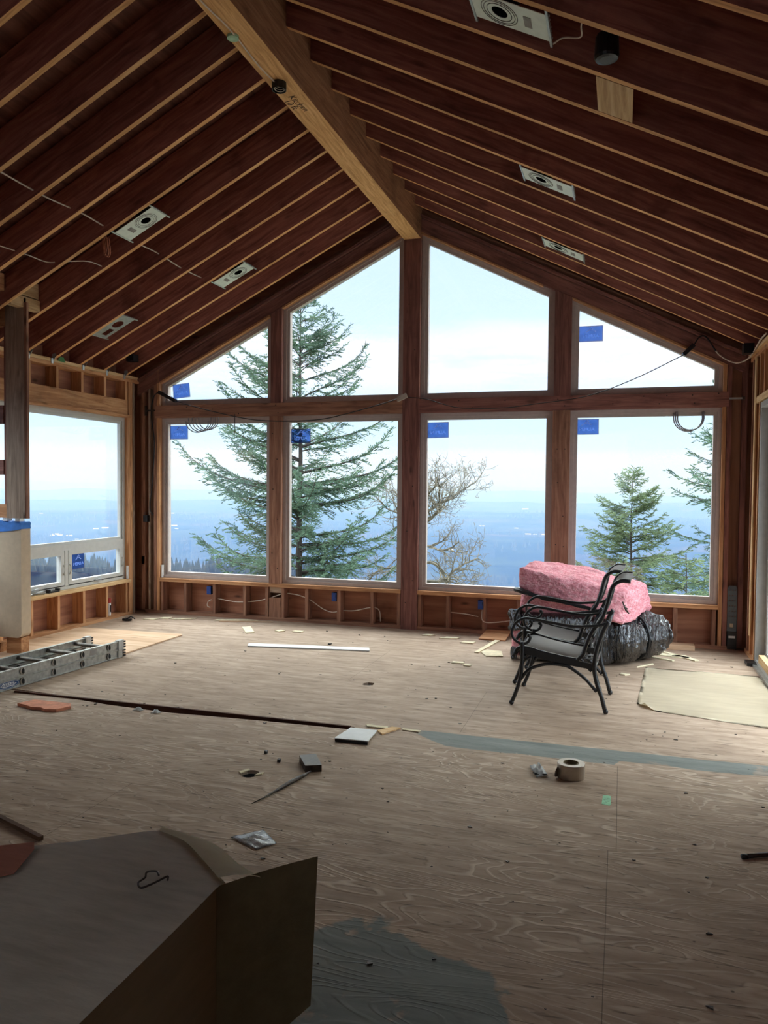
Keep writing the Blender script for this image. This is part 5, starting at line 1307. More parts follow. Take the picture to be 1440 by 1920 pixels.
SCR = [
    ([(-4.027, 7.763), (-3.955, 7.83), (-3.757, 7.527), (-3.825, 7.465)], M_SCRAP, 'pale rectangular wood scrap under the window left of the fir, left of two squares'),
    ([(-3.60, 7.70), (-3.55, 7.76), (-3.48, 7.72), (-3.53, 7.66)], M_SCRAP, 'small pale square scrap, left one of the pair left of the centre post'),
    ([(-3.40, 7.71), (-3.385, 7.77), (-3.28, 7.77), (-3.29, 7.71)], M_SCRAP, 'small pale square scrap, right one of the pair left of the centre post'),
    ([(-5.36, 7.83), (-5.31, 7.88), (-5.20, 7.93), (-5.22, 7.84)], M_SCRAP, 'flat pale scrap at the foot of the left corner, nearest the corner'),
    ([(-5.22, 7.93), (-5.20, 8.02), (-5.10, 8.05), (-5.10, 7.95)], M_SCRAP, 'flat pale scrap by the left corner, close to the low wall'),
    ([(-5.05, 7.94), (-5.03, 7.99), (-4.80, 8.10), (-4.81, 8.06), (-4.93, 7.97)], M_SCRAP, 'narrow pale scrap pointing right from the left corner scraps'),
    ([(-4.54, 8.05), (-4.40, 8.07), (-4.05, 8.21), (-4.20, 8.22), (-4.53, 8.10)], M_SCRAP, 'long pale splinter against the low wall below the leftmost window'),
    ([(-4.45, 8.00), (-4.43, 8.03), (-3.86, 8.19), (-3.84, 8.17)], M_PLYPANEL, 'long thin tan lath against the low wall below the leftmost window'),
    ([(-2.02, 8.00), (-1.96, 8.06), (-1.88, 8.04), (-1.92, 7.99)], M_SCRAP, 'thin scrap right of the centre post, leftmost'),
    ([(-1.80, 7.88), (-1.74, 7.98), (-1.60, 8.00), (-1.62, 7.93), (-1.68, 7.91)], M_SCRAP, 'pale scrap right of the centre post, second along the wall'),
    ([(-1.55, 7.74), (-1.52, 7.82), (-1.40, 7.82), (-1.42, 7.74)], M_SCRAP, 'square pale scrap right of the centre post, out on the floor'),
    ([(-1.325, 7.335), (-1.215, 8.05), (-1.165, 8.04), (-1.285, 7.325)], M_SCRAP, 'narrow pale strip lying at an angle left of the chairs'),
    ([(-1.265, 7.36), (-1.225, 7.48), (-1.08, 7.45), (-1.035, 7.24), (-1.19, 7.20)], M_SCRAP, 'largest pale square offcut left of the chairs'),
    ([(-1.44, 6.82), (-1.435, 6.88), (-1.33, 6.88), (-1.335, 6.83)], M_SCRAP, 'small pale scrap left of the nearer chair, the bigger of two'),
    ([(-1.32, 6.76), (-1.31, 6.81), (-1.25, 6.79), (-1.26, 6.75)], M_SCRAP, 'tiny pale chip left of the nearer chair'),
    ([(0.36, 8.0), (0.40, 8.02), (0.72, 7.68), (0.68, 7.64)], M_SCRAP, 'pale strip right of the black bag, reaching farthest right'),
    ([(0.30, 7.82), (0.33, 7.85), (0.66, 7.78), (0.64, 7.73)], M_SCRAP, 'pale strip right of the black bag, in the middle of the heap'),
    ([(0.26, 7.70), (0.28, 7.73), (0.50, 7.60), (0.48, 7.57)], M_SCRAP, 'pale strip right of the black bag, nearest the camera'),
    ([(0.22, 7.93), (0.25, 7.96), (0.50, 7.84), (0.48, 7.80)], M_SCRAP, 'pale strip right of the black bag, lying against it'),
    ([(0.48, 7.76), (0.50, 7.84), (0.62, 7.86), (0.64, 7.77)], M_SCRAP, 'wider pale offcut in the heap right of the black bag'),
    ([(0.16, 7.20), (0.17, 7.22), (0.30, 7.40), (0.31, 7.38)], M_SCRAP, 'thin tan sliver between the black bag and the paper sheet'),
    ([(0.02, 6.88), (0.03, 6.93), (0.10, 6.90), (0.06, 6.86)], M_SCRAP, 'tiny pale chip behind the rear legs of the chairs'),
]
for pts, m, lab in SCR:
    slab('wood_scrap', pts, 0.010, m, lab, 'wood scrap')
tag(prism('wood_scrap', [(-1.40, 7.98, 0.002), (-1.12, 7.98, 0.002), (-1.10, D - 0.02, 0.05), (-1.36, D - 0.02, 0.05)], (0, 0, 0.012), M_STUD), 'reddish square offcut leaning on the low wall left of the black bundle', 'wood scrap')
tag(bx('wood_offcut', (0.40, 8.13, 0.001), (0.72, 8.27, 0.05), M_PLYPANEL), 'tan board end on the floor against the low wall behind the black bag', 'board')
# dark crumbs scattered over the near floor: nobody could count them
bm = bmesh.new(); rnd = random.Random(3)
for k in range(420):
    y = 1.6 + 6.4 * rnd.random() ** 1.3; x = -5.2 + 6.2 * rnd.random()
    if x < -0.75 and y < 1.8: continue
    if (x < -4.25 and y > 2.7) or (x > 0.1 and 5.5 < y < 7.4) or (-3.7 < x < -2.2 and 6.8 < y < 7.2) or (-1.8 < x < -1.1 and 4.4 < y < 4.95) or (-1.05 < x < 0.6 and y > 7.0): continue
    s_ = 0.003 + 0.007 * rnd.random() ** 3
    a = rnd.random() * 3.14
    v = [Vector((x + s_ * math.cos(a + q * 2.1) * (1 + rnd.random()), y + s_ * math.sin(a + q * 2.1), 0.0008)) for q in range(3)]
    bm_prism(bm, v, (0, 0, s_ * 0.5))
tag(from_bm('floor_debris', bm, M_DKMETAL, Matrix.Translation((-2, 4, 0))), 'dark crumbs and chips strewn over the plywood floor', 'debris', kind='stuff')
# spacers
tag(bx('dark_chip', (-2.79, 7.22, 0.001), (-2.76, 7.25, 0.014), M_BLACK), 'tiny black chip on the floor beyond the long white board', 'chip')

# ------------------------------------------------------------------ paper-covered box in the foreground
t = empty('paper_covered_box', (-1.4, 0.9, 0)); tag(t, 'large cardboard box draped with grey building paper, in the lower left foreground', 'box')
ZT = 0.75
def top_sheet():
    bm = bmesh.new()
    # outline points (x, y, z) of the drape, left to right along the far edge, then nearer edge
    far = [(-2.6, 0.60, 0.70), (-1.9, 1.06, .735), (-1.367, 1.434, .745), (-1.213, 1.519, .752), (-1.06, 1.62, .755), (-0.975, 1.590, .752), (-0.90, 1.53, .750), (-0.80, 1.455, .748)]
    near = [(-2.6, -0.9, 0.70), (-1.9, -0.9, .745), (-1.5, -0.9, .75), (-1.25, -0.9, .75), (-1.1, -0.9, .75), (-0.98, -0.9, .75), (-0.90, -0.9, .75), (-0.80, -0.9, .748)]
    n = 28; rows = []
    F = cm(far, 4); Nn = cm(near, 4)
    for a, b in zip(F, Nn):
        row = []
        for k in range(n + 1):
            f = k / n; f = f ** 1.3
            p = a.lerp(b, f)
            wgt = min(1, (1 - f) * 0 + 1)
            p.z += 0.006 * noise.noise(Vector((p.x * 3.0, p.y * 3.0, 2.0))) * (0 if k == 0 else 1)
            row.append(bm.verts.new(p))
        rows.append(row)
    for a, b in zip(rows, rows[1:]):
        for k in range(n): bm.faces.new((a[k], a[k + 1], b[k + 1], b[k]))
    # drape over the far edge
    prev = None
    for i, p in enumerate(F):
        v0 = rows[i][0]; v1 = bm.verts.new(p + Vector((0.0, 0.018, -0.01))); v2 = bm.verts.new(p + Vector((0.0, 0.03, -0.10)))
        if prev:
            bm.faces.new((prev[0], v0, v1, prev[1])); bm.faces.new((prev[1], v1, v2, prev[2]))
        prev = (v0, v1, v2)
    return from_bm('paper_cover', bm, M_BOXPAPER, MW[t], t, smooth=True)
top_sheet()
# turned-back fold along the far right edge, window light put into its pale colour
bm = bmesh.new()
inner = cm([(-1.06, 1.615, .757), (-0.972, 1.585, .757), (-0.89, 1.525, .755), (-0.815, 1.465, .753)], 6)
outer = cm([(-1.062, 1.648, .748), (-0.93, 1.640, .735), (-0.83, 1.585, .725), (-0.735, 1.508, .745)], 6)
rows = []
for a, b in zip(inner, outer):
    rows.append([bm.verts.new(a.lerp(b, k / 6) + Vector((0, 0, 0.006 * math.sin(math.pi * k / 6)))) for k in range(7)])
for a, b in zip(rows, rows[1:]):
    for k in range(6): bm.faces.new((a[k], a[k + 1], b[k + 1], b[k]))
bmesh.ops.solidify(bm, geom=list(bm.faces), thickness=0.002)
from_bm('turned_fold', bm, M_BOXLIT, MW[t], t, smooth=True)['label'] = 'pale turned-back paper fold'
bx('side_panel', (-0.812, -0.9, 0.0), (-0.804, 1.435, ZT - 0.004), M_KRAFT, t, 0)
bx('far_panel', (-2.4, 1.30, 0.0), (-0.95, 1.308, 0.70), M_KRAFT, t, 0)
# standing flap at the corner
bm = bmesh.new(); rows = []
for k in range(9):
    f = k / 8
    x = -0.806 + (-0.648 + 0.806) * f; y = 1.437 + (1.622 - 1.437) * f + 0.010 * math.sin(math.pi * f)
    zt = 0.748 + 0.004 * f; zb = 0.30 + 0.10 * f
    rows.append([bm.verts.new((x - 0.012 * f * (1 - (q / 6)) * 1.3, y, zb + (zt - zb) * q / 6)) for q in range(7)])
for a, b in zip(rows, rows[1:]):
    for k in range(6): bm.faces.new((a[k], a[k + 1], b[k + 1], b[k]))
bmesh.ops.solidify(bm, geom=list(bm.faces), thickness=0.004)
from_bm('corner_flap', bm, M_KRAFT, MW[t], t)['label'] = 'dark standing cardboard flap at the corner'
# orange rosin paper patch and the bent wire on top
bm = bmesh.new(); bm_prism(bm, [(-1.52, 1.335, .7555), (-1.30, 1.468, .7575), (-1.275, 1.44, .7575), (-1.235, 1.335, .7575), (-1.30, 1.27, .757), (-1.5, 1.12, .755)], (0, 0, 0.0015))
from_bm('red_paper_patch', bm, mat_paper('rosin_red_paper', srgb(150, 92, 70), srgb(176, 112, 86)), MW[t], t)
wp = cm([(-0.925, 1.408, .768), (-0.938, 1.418, .770), (-0.957, 1.412, .768), (-0.952, 1.398, .764), (-0.955, 1.378, .762), (-0.938, 1.362, .762), (-0.925, 1.375, .764), (-0.915, 1.392, .766), (-0.905, 1.41, .768), (-0.902, 1.405, .762)], 6)
tag(tube('bent_wire', wp, 0.0022, M_DKMETAL, None, 6), 'bent dark wire hook lying on the paper-covered box', 'wire')
# ------------------------------------------------------------------ outside: trees
def mesh_from_arrays(name, V, F, m, M=None, parent=None, smooth=False):
    me = bpy.data.meshes.new(name)
    V = np.asarray(V, dtype=np.float32); F = np.asarray(F, dtype=np.int32)
    M = M or Matrix.Identity(4)
    V = V - np.array(M.translation, dtype=np.float32)
    k = F.shape[1]
    me.vertices.add(len(V)); me.vertices.foreach_set('co', V.ravel())
    me.loops.add(F.size); me.loops.foreach_set('vertex_index', F.ravel())
    me.polygons.add(len(F)); me.polygons.foreach_set('loop_start', np.arange(0, F.size, k, dtype=np.int32)); me.polygons.foreach_set('loop_total', np.full(len(F), k, dtype=np.int32))
    me.update(calc_edges=True); me.validate()
    me.materials.append(m)
    o = bpy.data.objects.new(name, me)
    return place(o, M, parent)

def mat_leaf(name, a, b_, t=0.35):
    m, nt, b = newmat(name); nt.nodes.remove(b); out = nt.nodes['Material Output']
    tc = nd(nt, 'ShaderNodeTexCoord'); n = nd(nt, 'ShaderNodeTexNoise', {'Vector': tc.outputs['Object'], 'Scale': 2.2, 'Detail': 6.0})
    c = ramp(nt, n.outputs[0], [(0.35, a), (0.65, b_)])
    d = nd(nt, 'ShaderNodeBsdfDiffuse', {0: c}); tl = nd(nt, 'ShaderNodeBsdfTranslucent', {0: c})
    mx = nd(nt, 'ShaderNodeMixShader', {0: t, 1: d.outputs[0], 2: tl.outputs[0]}); nt.links.new(mx.outputs[0], out.inputs[0])
    return m
M_NEEDLE = mat_leaf('fir_needles', srgb(58, 76, 64), srgb(100, 122, 100))
M_NEEDLE2 = mat_leaf('young_fir_needles', srgb(70, 84, 64), srgb(112, 126, 92), 0.35)
M_BARK = plain('grey_brown_bark', srgb(52, 45, 40), 0.9, var=0.25, scale=8)
M_LICHEN = plain('lichen_covered_bark', srgb(104, 97, 82), 0.9, var=0.3, scale=10)

def conifer(name, base, top_z, prof, label, mneedle, seed=1, step=0.33, nb=6, leaf=0.085, dens=1.0, z_from=None, lift=0.45, rise=0.25, fat=0.14, tips=()):
    """trunk with whorls of upswept branches; every twig carries needle sprays"""
    rng = random.Random(seed); bxx, byy, bz = base
    t = empty(name, base); tag(t, label, 'tree', 'trees outside the windows')
    H = top_z - bz
    bm = bmesh.new()
    n = 14; tr = []
    for i in range(n + 1):
        f = i / n
        tr.append((bxx + 0.12 * noise.noise(Vector((f * 3, seed, 0))), byy + 0.12 * noise.noise(Vector((0, f * 3, seed))), bz + H * f))
    bm_tube(bm, tr, [max(0.012, H * 0.0115 * (1 - i / n)) for i in range(n + 1)], 8)
    def trunk_at(z):
        f = min(max((z - bz) / H, 0), 1) * n; i = min(int(f), n - 1); return Vector(tr[i]).lerp(Vector(tr[i + 1]), f - i)
    quads = []
    z = z_from; jobs = []
    for zs, az, L, el0, lf in tips: jobs.append((zs, az, L, el0, lf, 0.0))
    while z < top_z - 0.08:
        R = np.interp(z, [p[0] for p in prof], [p[1] for p in prof])
        for b in range(nb):
            az = rng.random() * 6.283
            L = R * (0.62 + 0.5 * rng.random())
            zz = z + (rng.random() - 0.5) * step * 1.3
            el0 = rng.uniform(-0.12, 0.22) + rise * (zz - z_from) / max(0.1, top_z - z_from)
            jobs.append((zz, az, L, el0, lift * rng.uniform(0.7, 1.3), rng.uniform(-0.3, 0.3)))
        z += step * (0.8 + 0.4 * rng.random()) * (0.55 + 0.45 * min(1, R))
    for zz, az, L, el0, lf, curl in jobs:
            if L < 0.08: continue
            o = trunk_at(zz)
            ns = max(5, int(L / 0.28)); pts = []
            p = Vector(o)
            for k in range(ns + 1):
                f = k / ns; pts.append(p.copy())
                el = el0 - 0.18 * math.sin(math.pi * f) + lf * f * f
                a2 = az + curl * f
                p = p + Vector((math.cos(a2) * math.cos(el), math.sin(a2) * math.cos(el), math.sin(el))) * (L / ns)
            bm_tube(bm, pts, [max(0.004, 0.011 * L * (1 - 0.85 * k / ns)) for k in range(ns + 1)], 5)
            # side twigs carrying needle sprays
            nt_ = max(6, int(L / 0.05 * dens))
            for q in range(nt_):
                f = 0.08 + 0.92 * (q + rng.random()) / nt_
                i = min(int(f * ns), ns - 1); c = pts[i].lerp(pts[i + 1], f * ns - i)
                d = (pts[i + 1] - pts[i]).normalized(); sd = d.cross(Vector((0, 0, 1))).normalized() * (1 if q % 2 else -1)
                TL = (0.14 + 0.26 * L / 3.0) * (1.25 - f) * rng.uniform(0.7, 1.4) + 0.08
                if rng.random() < 0.10: sd = sd * 0.3; TL *= 1.2
                dirv = (d * rng.uniform(0.5, 1.1) + sd * 0.7 + Vector((0, 0, rng.uniform(-0.55, 0.30)))).normalized()
                m_ = max(3, int(TL / (leaf * 0.26)))
                for s_ in range(m_):
                    g = (s_ + 0.5) / m_
                    cc = c + dirv * (TL * g) + Vector((0, 0, -0.22 * TL * g * g))
                    side = dirv.cross(Vector((rng.uniform(-.6, .6), rng.uniform(-.6, .6), 1))).normalized() * (1 if s_ % 2 else -1)
                    nd_ = (dirv * 0.8 + side * rng.uniform(0.3, 0.9) + Vector((0, 0, rng.uniform(-0.25, 0.4)))).normalized()
                    w = Vector((rng.uniform(-1, 1), rng.uniform(-1, 1), rng.uniform(-1, 1))).cross(nd_).normalized() * leaf * fat
                    ll = leaf * rng.uniform(0.6, 1.3)
                    quads.append((cc - nd_ * ll * 0.1, cc + nd_ * ll * 0.45 + w, cc + nd_ * ll, cc + nd_ * ll * 0.45 - w))
    from_bm('trunk', bm, M_BARK, MW[t], t)
    V = np.array([[tuple(v) for v in q] for q in quads], dtype=np.float32).reshape(-1, 3)
    F = np.arange(len(V), dtype=np.int32).reshape(-1, 4)
    mesh_from_arrays('foliage', V, F, mneedle, MW[t], t)
    return len(quads)
PI = math.pi
FIR_TIPS = [(0.9, PI - 0.15, 3.7, 0.25, 0.9), (1.25, PI + 0.3, 3.6, 0.3, 0.8), (-0.9, PI + 0.1, 3.2, 0.25, 0.8), (2.0, PI - 0.3, 3.1, 0.3, 0.7), (3.2, PI + 0.1, 2.6, 0.65, 0.6), (3.5, PI - 0.35, 2.5, 0.75, 0.4), (-1.9, PI, 2.8, 0.2, 0.7),
            (2.6, 0.15, 3.1, 0.3, 0.9), (1.9, -0.2, 3.0, 0.25, 0.9), (0.9, 0.1, 3.0, 0.3, 0.9), (0.2, -0.25, 2.9, 0.2, 0.9), (-0.5, 0.2, 3.0, 0.25, 0.7), (-1.3, -0.1, 3.0, 0.2, 0.8), (3.9, 0.1, 2.1, 0.45, 0.7), (3.3, -0.15, 1.9, 0.4, 0.8), (4.6, 0.2, 1.3, 0.7, 0.5), (5.1, -0.1, 1.1, 0.8, 0.4)]
nq = conifer('fir_tree', (-8.15, 19.0, -6.5), 7.3, [(-2.5, 2.9), (0.5, 3.0), (2.0, 2.9), (3.3, 2.3), (4.3, 2.0), (5.3, 1.45), (6.3, 0.8), (7.3, 0.1)], 'tall dark green fir filling the windows left of the centre post', M_NEEDLE, 11, step=0.36, nb=5, leaf=0.10, z_from=-2.3, lift=0.8, dens=1.0, rise=0.5, tips=FIR_TIPS)
nq += conifer('fir_tree', (0.36, 26.0, -8.0), 2.15, [(-2.5, 2.7), (-1.4, 2.15), (-0.6, 1.75), (0.6, 1.2), (1.4, 0.75), (2.15, 0.1)], 'small pointed fir in the lower right window, above the pink insulation', M_NEEDLE2, 5, step=0.28, nb=6, leaf=0.10, z_from=-2.4, lift=0.6, rise=0.5, dens=1.1)
nq += conifer('fir_tree', (2.85, 22.0, -8.0), 6.0, [(-2.5, 2.0), (-0.6, 1.9), (0.7, 1.8), (2.2, 1.5), (3.2, 0.9), (6.0, 0.2)], 'fir showing only its left branches at the right edge of the lower right window', M_NEEDLE, 21, step=0.34, nb=5, leaf=0.10, z_from=-2.4, lift=0.7, rise=0.4, dens=0.8, tips=[(1.5, PI, 1.75, 0.3, 0.6), (1.2, PI + 0.3, 1.7, 0.2, 0.6), (0.0, PI - 0.1, 1.9, 0.3, 0.6), (2.5, PI, 1.2, 0.5, 0.5), (-0.9, PI + 0.1, 1.9, 0.1, 0.6)])
nq += conifer('fir_tree', (1.45, 19.0, -8.0), 0.1, [(-2.5, 1.9), (-1.2, 1.35), (0.1, 0.1)], 'low bushy fir top between the two firs of the lower right window', M_NEEDLE2, 31, step=0.26, nb=6, leaf=0.09, z_from=-2.2, lift=0.5, rise=0.3, dens=0.9)

def bare_tree(name, base, label, seed, m, height=3.0, twigs=True, levels=6, r0=0.16, cat='tree', spread=0.55, len0=1.1, leanx=0.0):
    rng = random.Random(seed); t = empty(name, base); tag(t, label, cat, 'trees outside the windows')
    bm = bmesh.new()
    def grow(p, d, L, r, lev):
        n = 4; pts = [p]; q = p.copy(); dd = d.copy()
        for k in range(n):
            dd = (dd + Vector((rng.uniform(-1, 1), rng.uniform(-1, 1), rng.uniform(-0.75, 0.85))) * 0.30).normalized()
            q = q + dd * (L / n); pts.append(q.copy())
        bm_tube(bm, pts, [r * (1 - 0.35 * k / n) for k in range(n + 1)], 6 if lev > 2 else 3)
        if lev == 0: return
        nb_ = 3 if lev < levels - 1 else 4
        for k in range(nb_):
            if k == 0: i, sc = n, 0.85
            else: i, sc = rng.choice((2, 3, 4)), rng.uniform(0.55, 0.85)
            nd_ = (dd + Vector((rng.uniform(-1, 1), rng.uniform(-1, 1), rng.uniform(-0.55, 0.75))) * spread * 1.6).normalized()
            grow(pts[i].copy(), nd_, L * sc * 0.92, r * 0.62 * (1 - 0.0), lev - 1)
    grow(Vector(base), Vector((leanx, 0, 1)).normalized(), len0 * 2.0, r0, levels)
    from_bm('limbs', bm, m, MW[t], t)
    return t
def oak():
    rng = random.Random(17); base = Vector((-5.62, 21.5, -3.2)); t = empty('oak_tree', base)
    tag(t, 'bare gnarled oak behind the centre post, twigs spreading to its right', 'tree', 'trees outside the windows')
    bm = bmesh.new()
    def limb(p, d, L, r, lev, up):
        n = max(3, int(L / 0.13)); pts = [p.copy()]; q = p.copy(); dd = d.normalized(); rr = [r]
        for k in range(n):
            dd = (dd + Vector((rng.uniform(-1, 1), rng.uniform(-1, 1), rng.uniform(-1, 1) + up)) * 0.34).normalized()
            q = q + dd * (L / n); pts.append(q.copy()); rr.append(max(0.005, r * (1 - 0.6 * (k + 1) / n)))
        bm_tube(bm, pts, rr, 6 if r > 0.02 else 3)
        if lev == 0: return
        kids = max(2, int(L / (0.095 if lev < 3 else 0.12)))
        for k in range(kids):
            f = 0.25 + 0.75 * (k + rng.random()) / kids; i = min(int(f * n), n - 1)
            sdir = Vector((rng.uniform(-1, 1), rng.uniform(-1, 1), rng.uniform(-0.7, 1))).normalized()
            axis = (pts[i + 1] - pts[i]).normalized()
            limb(pts[i + 1], axis * 0.65 + sdir * 0.85, L * rng.uniform(0.34, 0.52) * (1.15 - 0.35 * f), rr[i + 1] * 0.6, lev - 1, up)
    tr = [base, Vector((-5.60, 21.5, -1.8)), Vector((-5.48, 21.5, -0.9)), Vector((-5.52, 21.5, -0.2)), Vector((-5.62, 21.5, 0.5)), Vector((-5.50, 21.4, 1.1))]
    P = cm(tr, 5); bm_tube(bm, P, [0.15 - 0.10 * i / len(P) for i in range(len(P))], 8)
    for z, az, L, el, r, up in ((-1.15, 0.0, 1.7, -0.05, 0.055, 0.0), (-0.55, 0.25, 1.8, 0.35, 0.05, -0.28), (-0.1, -0.2, 1.5, 0.25, 0.045, -0.1), (0.35, 0.1, 1.6, 0.45, 0.05, 0.02), (0.7, -0.15, 1.7, 0.75, 0.05, 0.1), (1.05, 0.3, 1.2, 0.9, 0.04, 0.15), (1.05, 2.2, 1.0, 1.2, 0.04, 0.1),
                                (-0.8, 3.1, 1.7, 0.2, 0.05, 0.0), (0.1, 3.3, 1.6, 0.4, 0.045, 0.05), (0.7, 2.9, 1.2, 0.7, 0.04, 0.1), (0.2, 1.5, 1.2, 0.3, 0.04, 0.0), (0.4, -1.4, 1.2, 0.4, 0.04, 0.0)):
        p = min(P, key=lambda v: abs(v.z - z))
        limb(p.copy(), Vector((math.cos(az) * math.cos(el), math.sin(az) * math.cos(el), math.sin(el))), L * 1.15, r, 3, up)
    from_bm('limbs', bm, M_LICHEN, MW[t], t)
oak()
bare_tree('leafless_shrub', (-0.75, 21.5, -2.3), 'brownish leafless shrub low in the lower right window behind the pink batt', 4, plain('tan_twigs', srgb(96, 80, 70), 0.9), levels=6, r0=0.02, len0=0.36, cat='shrub', spread=0.8)

# hillside just outside, out of sight below the sills but it returns light
bm = bmesh.new(); rows = []
for i in range(24):
    row = []
    y = 8.8 + (i / 23) ** 2 * 260
    for j in range(24):
        x = -160 + 300 * j / 23
        row.append(bm.verts.new((x * (0.25 + 0.75 * i / 23), y, -2.6 - (y - 8.8) * 0.42 + noise.noise(Vector((x * .05, y * .05, 0))) * 1.0)))
    rows.append(row)
for a, b in zip(rows, rows[1:]):
    for k in range(23): bm.faces.new((a[k], a[k + 1], b[k + 1], b[k]))
tag(from_bm('hillside', bm, plain('hillside_grass', srgb(84, 88, 64), 0.95, var=0.2, scale=0.5), smooth=True), kind='structure')
tag(bx('side_terrace', (1.36, 2.0, -0.25), (5.5, 9.5, -0.10), plain('terrace_concrete', srgb(176, 174, 168), 0.9)), kind='structure')

# ------------------------------------------------------------------ the valley and its far ridges
def valley_h(r, az):
    km = r / 1000.0
    x, y = math.sin(az) * km, math.cos(az) * km
    n1 = noise.noise(Vector((x * 0.35, y * 0.35, 1.0))); n2 = noise.noise(Vector((x * 0.9, y * 0.9, 4.0))); n3 = noise.noise(Vector((x * 2.6, y * 2.6, 7.0)))
    h = -330 + 26 * n2 + 10 * n3
    h += 40 * max(0, n1) * min(1, km / 3)
    azd = math.degrees(az)
    # ridge about nine kilometres out, one at eighteen, one at thirty-two
    def ridge(r0, w, amp, fz, sd, lo=0.35):
        prof = lo + 0.65 * (0.5 + 0.5 * noise.noise(Vector((azd * fz, sd, 0)))) + 0.10 * noise.noise(Vector((azd * fz * 5, sd, 2)))
        return amp * prof * math.exp(-((km - r0) / w) ** 2)
    h += ridge(4.6, 0.9, 60, 0.10, 11.0)
    h += ridge(7.0, 1.2, 110, 0.08, 2.0)
    h += ridge(10.5, 1.6, 190, 0.07, 5.0)
    h += ridge(17.0, 2.5, 300, 0.06, 8.0)
    h += ridge(31.0, 4.0, 560, 0.05, 14.0)
    return h
def mat_valley():
    m, nt, b = newmat('valley_land')
    tc = nd(nt, 'ShaderNodeTexCoord'); P = tc.outputs['Object']
    mp = nd(nt, 'ShaderNodeMapping', {0: P}); mp.inputs['Scale'].default_value = (0.0012, 0.0012, 0.0012)
    v = nd(nt, 'ShaderNodeTexVoronoi', {'Vector': mp.outputs[0], 'Scale': 1.3}); n = nd(nt, 'ShaderNodeTexNoise', {'Vector': mp.outputs[0], 'Scale': 2.2, 'Detail': 9.0, 'Roughness': 0.65})
    fields = ramp(nt, v.outputs['Color'], [(0.3, srgb(34, 42, 32)), (0.5, srgb(48, 50, 38)), (0.7, srgb(56, 46, 42)), (0.9, srgb(38, 48, 36))])
    f = ramp(nt, n.outputs[0], [(0.50, (0, 0, 0, 1)), (0.58, (1, 1, 1, 1))])
    nt.links.new(mixc(nt, f, srgb(18, 26, 26), fields), b.inputs['Base Color']); b.inputs['Roughness'].default_value = 1.0
    b.inputs['Specular IOR Level'].default_value = 0.0
    return m
NA, NR = 260, 230
V = []; r_list = [650 * (48000 / 650) ** (i / (NR - 1)) for i in range(NR)]
for r in r_list:
    for j in range(NA):
        az = math.radians(-64 + 92 * j / (NA - 1)); V.append((math.sin(az) * r, math.cos(az) * r, valley_h(r, az)))
I = np.arange(NR * NA).reshape(NR, NA)
F = np.stack([I[:-1, :-1], I[:-1, 1:], I[1:, 1:], I[1:, :-1]], -1).reshape(-1, 4)
va = mesh_from_arrays('valley_floor', V, F, mat_valley())
tag(va, kind='structure')
for p in va.data.polygons: p.use_smooth = True
# wooded near ridge
rng = random.Random(9); V = []; F = []
def cone(x, y, z, h, r):
    b = len(V)
    for k in range(5):
        a = k * 1.257 + x; V.append((x + r * math.cos(a), y + r * math.sin(a), z))
    V.append((x, y, z + h))
    for k in range(5): F.append((b + k, b + (k + 1) % 5, b + 5))
for k in range(9000):
    az = math.radians(rng.uniform(-60, 22)); r = rng.choice((rng.uniform(1500, 3400), rng.uniform(3200, 7000)))
    x, y = math.sin(az) * r, math.cos(az) * r
    if noise.noise(Vector((x * .0011, y * .0011, 3))) < -0.02: continue
    h = rng.uniform(20, 42); cone(x, y, valley_h(r, az) - 2, h, h * 0.24)
M_WOODS = plain('distant_conifers', srgb(18, 28, 26), 1.0)
tag(mesh_from_arrays('distant_forest', V, F, M_WOODS), 'dark conifer woods on the valley floor and slopes far below', 'forest', kind='stuff')
V.clear(); F.clear()
for k in range(520):
    az = math.radians(rng.uniform(-50, -22)); r = 760 + 55 * math.sin(az * 9) + rng.uniform(-40, 60)
    el = math.radians(-6.35 + 1.5 * max(0, (-36 - math.degrees(az)) / 10) + 0.3 * noise.noise(Vector((math.degrees(az) * 0.4, 0, 0))))
    x, y = math.sin(az) * r, math.cos(az) * r
    h = rng.uniform(11, 22); cone(x, y, 1.6 + r * math.tan(el) - 4, h, h * 0.22)
tag(mesh_from_arrays('ridge_woods', V, F, M_WOODS), 'jagged conifer treeline low in the left windows', 'forest', kind='stuff')
bm = bmesh.new(); rows = []
for i in range(40):
    az = math.radians(-52 + 32 * i / 39); row = []
    for r, dz in ((650, -60), (760, -3), (860, -6), (960, -80)):
        el = math.radians(-6.35 + 1.5 * max(0, (-36 - math.degrees(az)) / 10) - max(0, (math.degrees(az) + 26)) * 0.5)
        row.append(bm.verts.new((math.sin(az) * r, math.cos(az) * r, 1.6 + 760 * math.tan(el) + dz)))
    rows.append(row)
for a, b in zip(rows, rows[1:]):
    for k in range(3): bm.faces.new((a[k], a[k + 1], b[k + 1], b[k]))
tag(from_bm('near_spur', bm, M_WOODS, smooth=True), kind='structure')
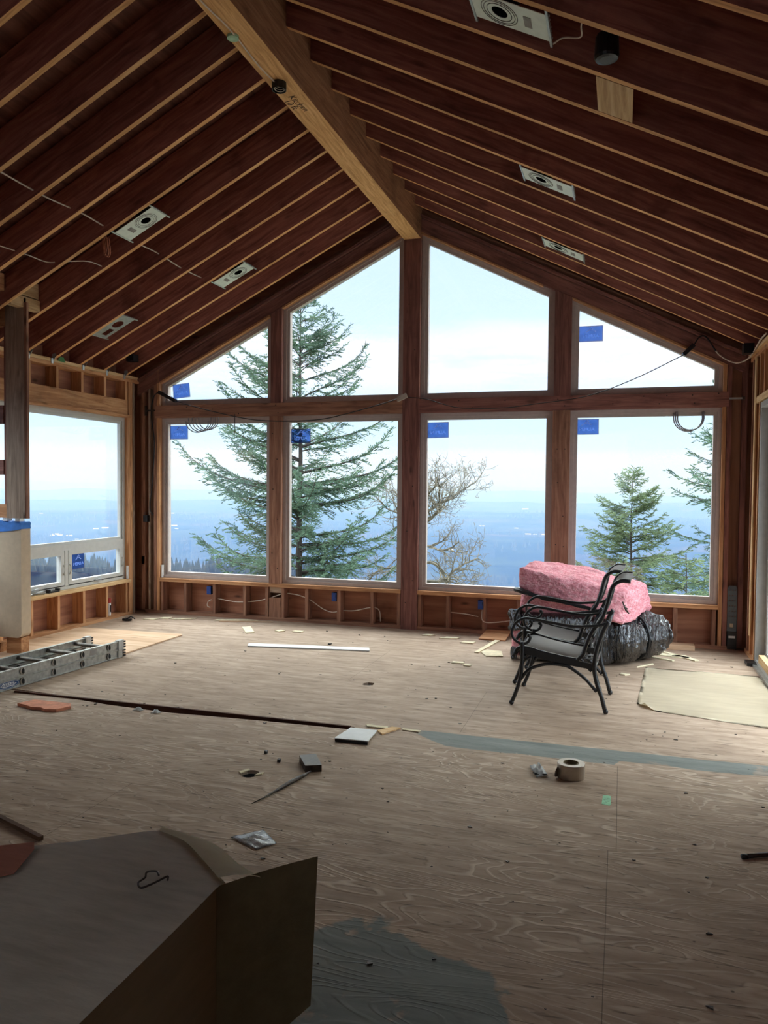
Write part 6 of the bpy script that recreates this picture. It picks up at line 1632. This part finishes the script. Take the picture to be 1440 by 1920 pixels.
# pale farm roofs
M_ROOF = plain('pale_farm_roof', srgb(150, 152, 152), 0.5, var=0.03)
barn = None
SP = [(77, 962), (112, 1003), (105, 1001), (98, 1003), (130, 1004), (144, 1010), (180, 991), (197, 990), (323, 962), (327, 985), (331, 991), (904, 986), (985, 955), (968, 990), (990, 1001), (1003, 1001), (1020, 1002), (845, 1030)]
def px_dir(u, v):
    q = CX * (u - 720) - CU * (v - 960) + CF * 1450.0
    return q.normalized()
for i, (u, v) in enumerate(SP):
    d = px_dir(u, v); az = math.atan2(d.x, d.y); hz = math.hypot(d.x, d.y)
    r = 1500.0
    while r < 20000 and 1.6 + r * d.z / hz > valley_h(r, az) + 6: r += 25
    x, y, z = math.sin(az) * r, math.cos(az) * r, valley_h(r, az)
    s = r / 1450 * (3.0 + 2.5 * ((i * 7) % 5) / 4)
    if barn is None:
        barn = empty('farm_building', (0, 0, 0))
        bm = bmesh.new(); bm_box(bm, (-1, -0.5, 0), (1, 0.5, 0.22)); from_bm('wall', bm, M_ROOF, None, barn)
        bm = bmesh.new(); bm_prism(bm, [(-1.05, -0.55, 0.22), (-1.05, 0.55, 0.22), (-1.05, 0, 0.42)], (2.1, 0, 0)); from_bm('roof', bm, M_ROOF, None, barn)
        o = barn
    else: o = copy_tree(barn, Matrix.Identity(4))
    o.matrix_basis = Matrix.Translation((x, y, z + 1)) @ Matrix.Rotation(-az + 0.2 * math.sin(i), 4, 'Z') @ Matrix.Scale(s, 4)
    tag(o, 'white farm building, a pale speck on the hazy valley floor', 'building', 'farm buildings in the valley')

# haze hanging over the valley
bm = bmesh.new(); bm_box(bm, (-60000, 300, -900), (40000, 60000, 650))
m = bpy.data.materials.new('valley_haze'); m.use_nodes = True; nt = m.node_tree; nt.nodes.clear()
HAZE = (1 / 9500.0, 1 / 5600.0, 1 / 2700.0)      # extinction per metre
HAZE_ALBEDO = (0.37, 0.40, 0.46)
k_ = max(HAZE) * 1.0
sc_ = [h * w for h, w in zip(HAZE, HAZE_ALBEDO)]; ab_ = [h * (1 - w) for h, w in zip(HAZE, HAZE_ALBEDO)]
vs = nd(nt, 'ShaderNodeVolumeScatter', {0: tuple(v / k_ for v in sc_) + (1,), 'Density': k_, 'Anisotropy': 0.0})
va_ = nd(nt, 'ShaderNodeVolumeAbsorption', {0: tuple(1 - v / k_ for v in ab_) + (1,), 'Density': k_})
ad_ = nd(nt, 'ShaderNodeAddShader', {0: vs.outputs[0], 1: va_.outputs[0]})
o_ = nd(nt, 'ShaderNodeOutputMaterial', {}); nt.links.new(ad_.outputs[0], o_.inputs['Volume'])
hz = from_bm('haze', bm, m); tag(hz, 'blue haze filling the valley below the house', 'haze', kind='stuff')
print('needle sprays', nq)
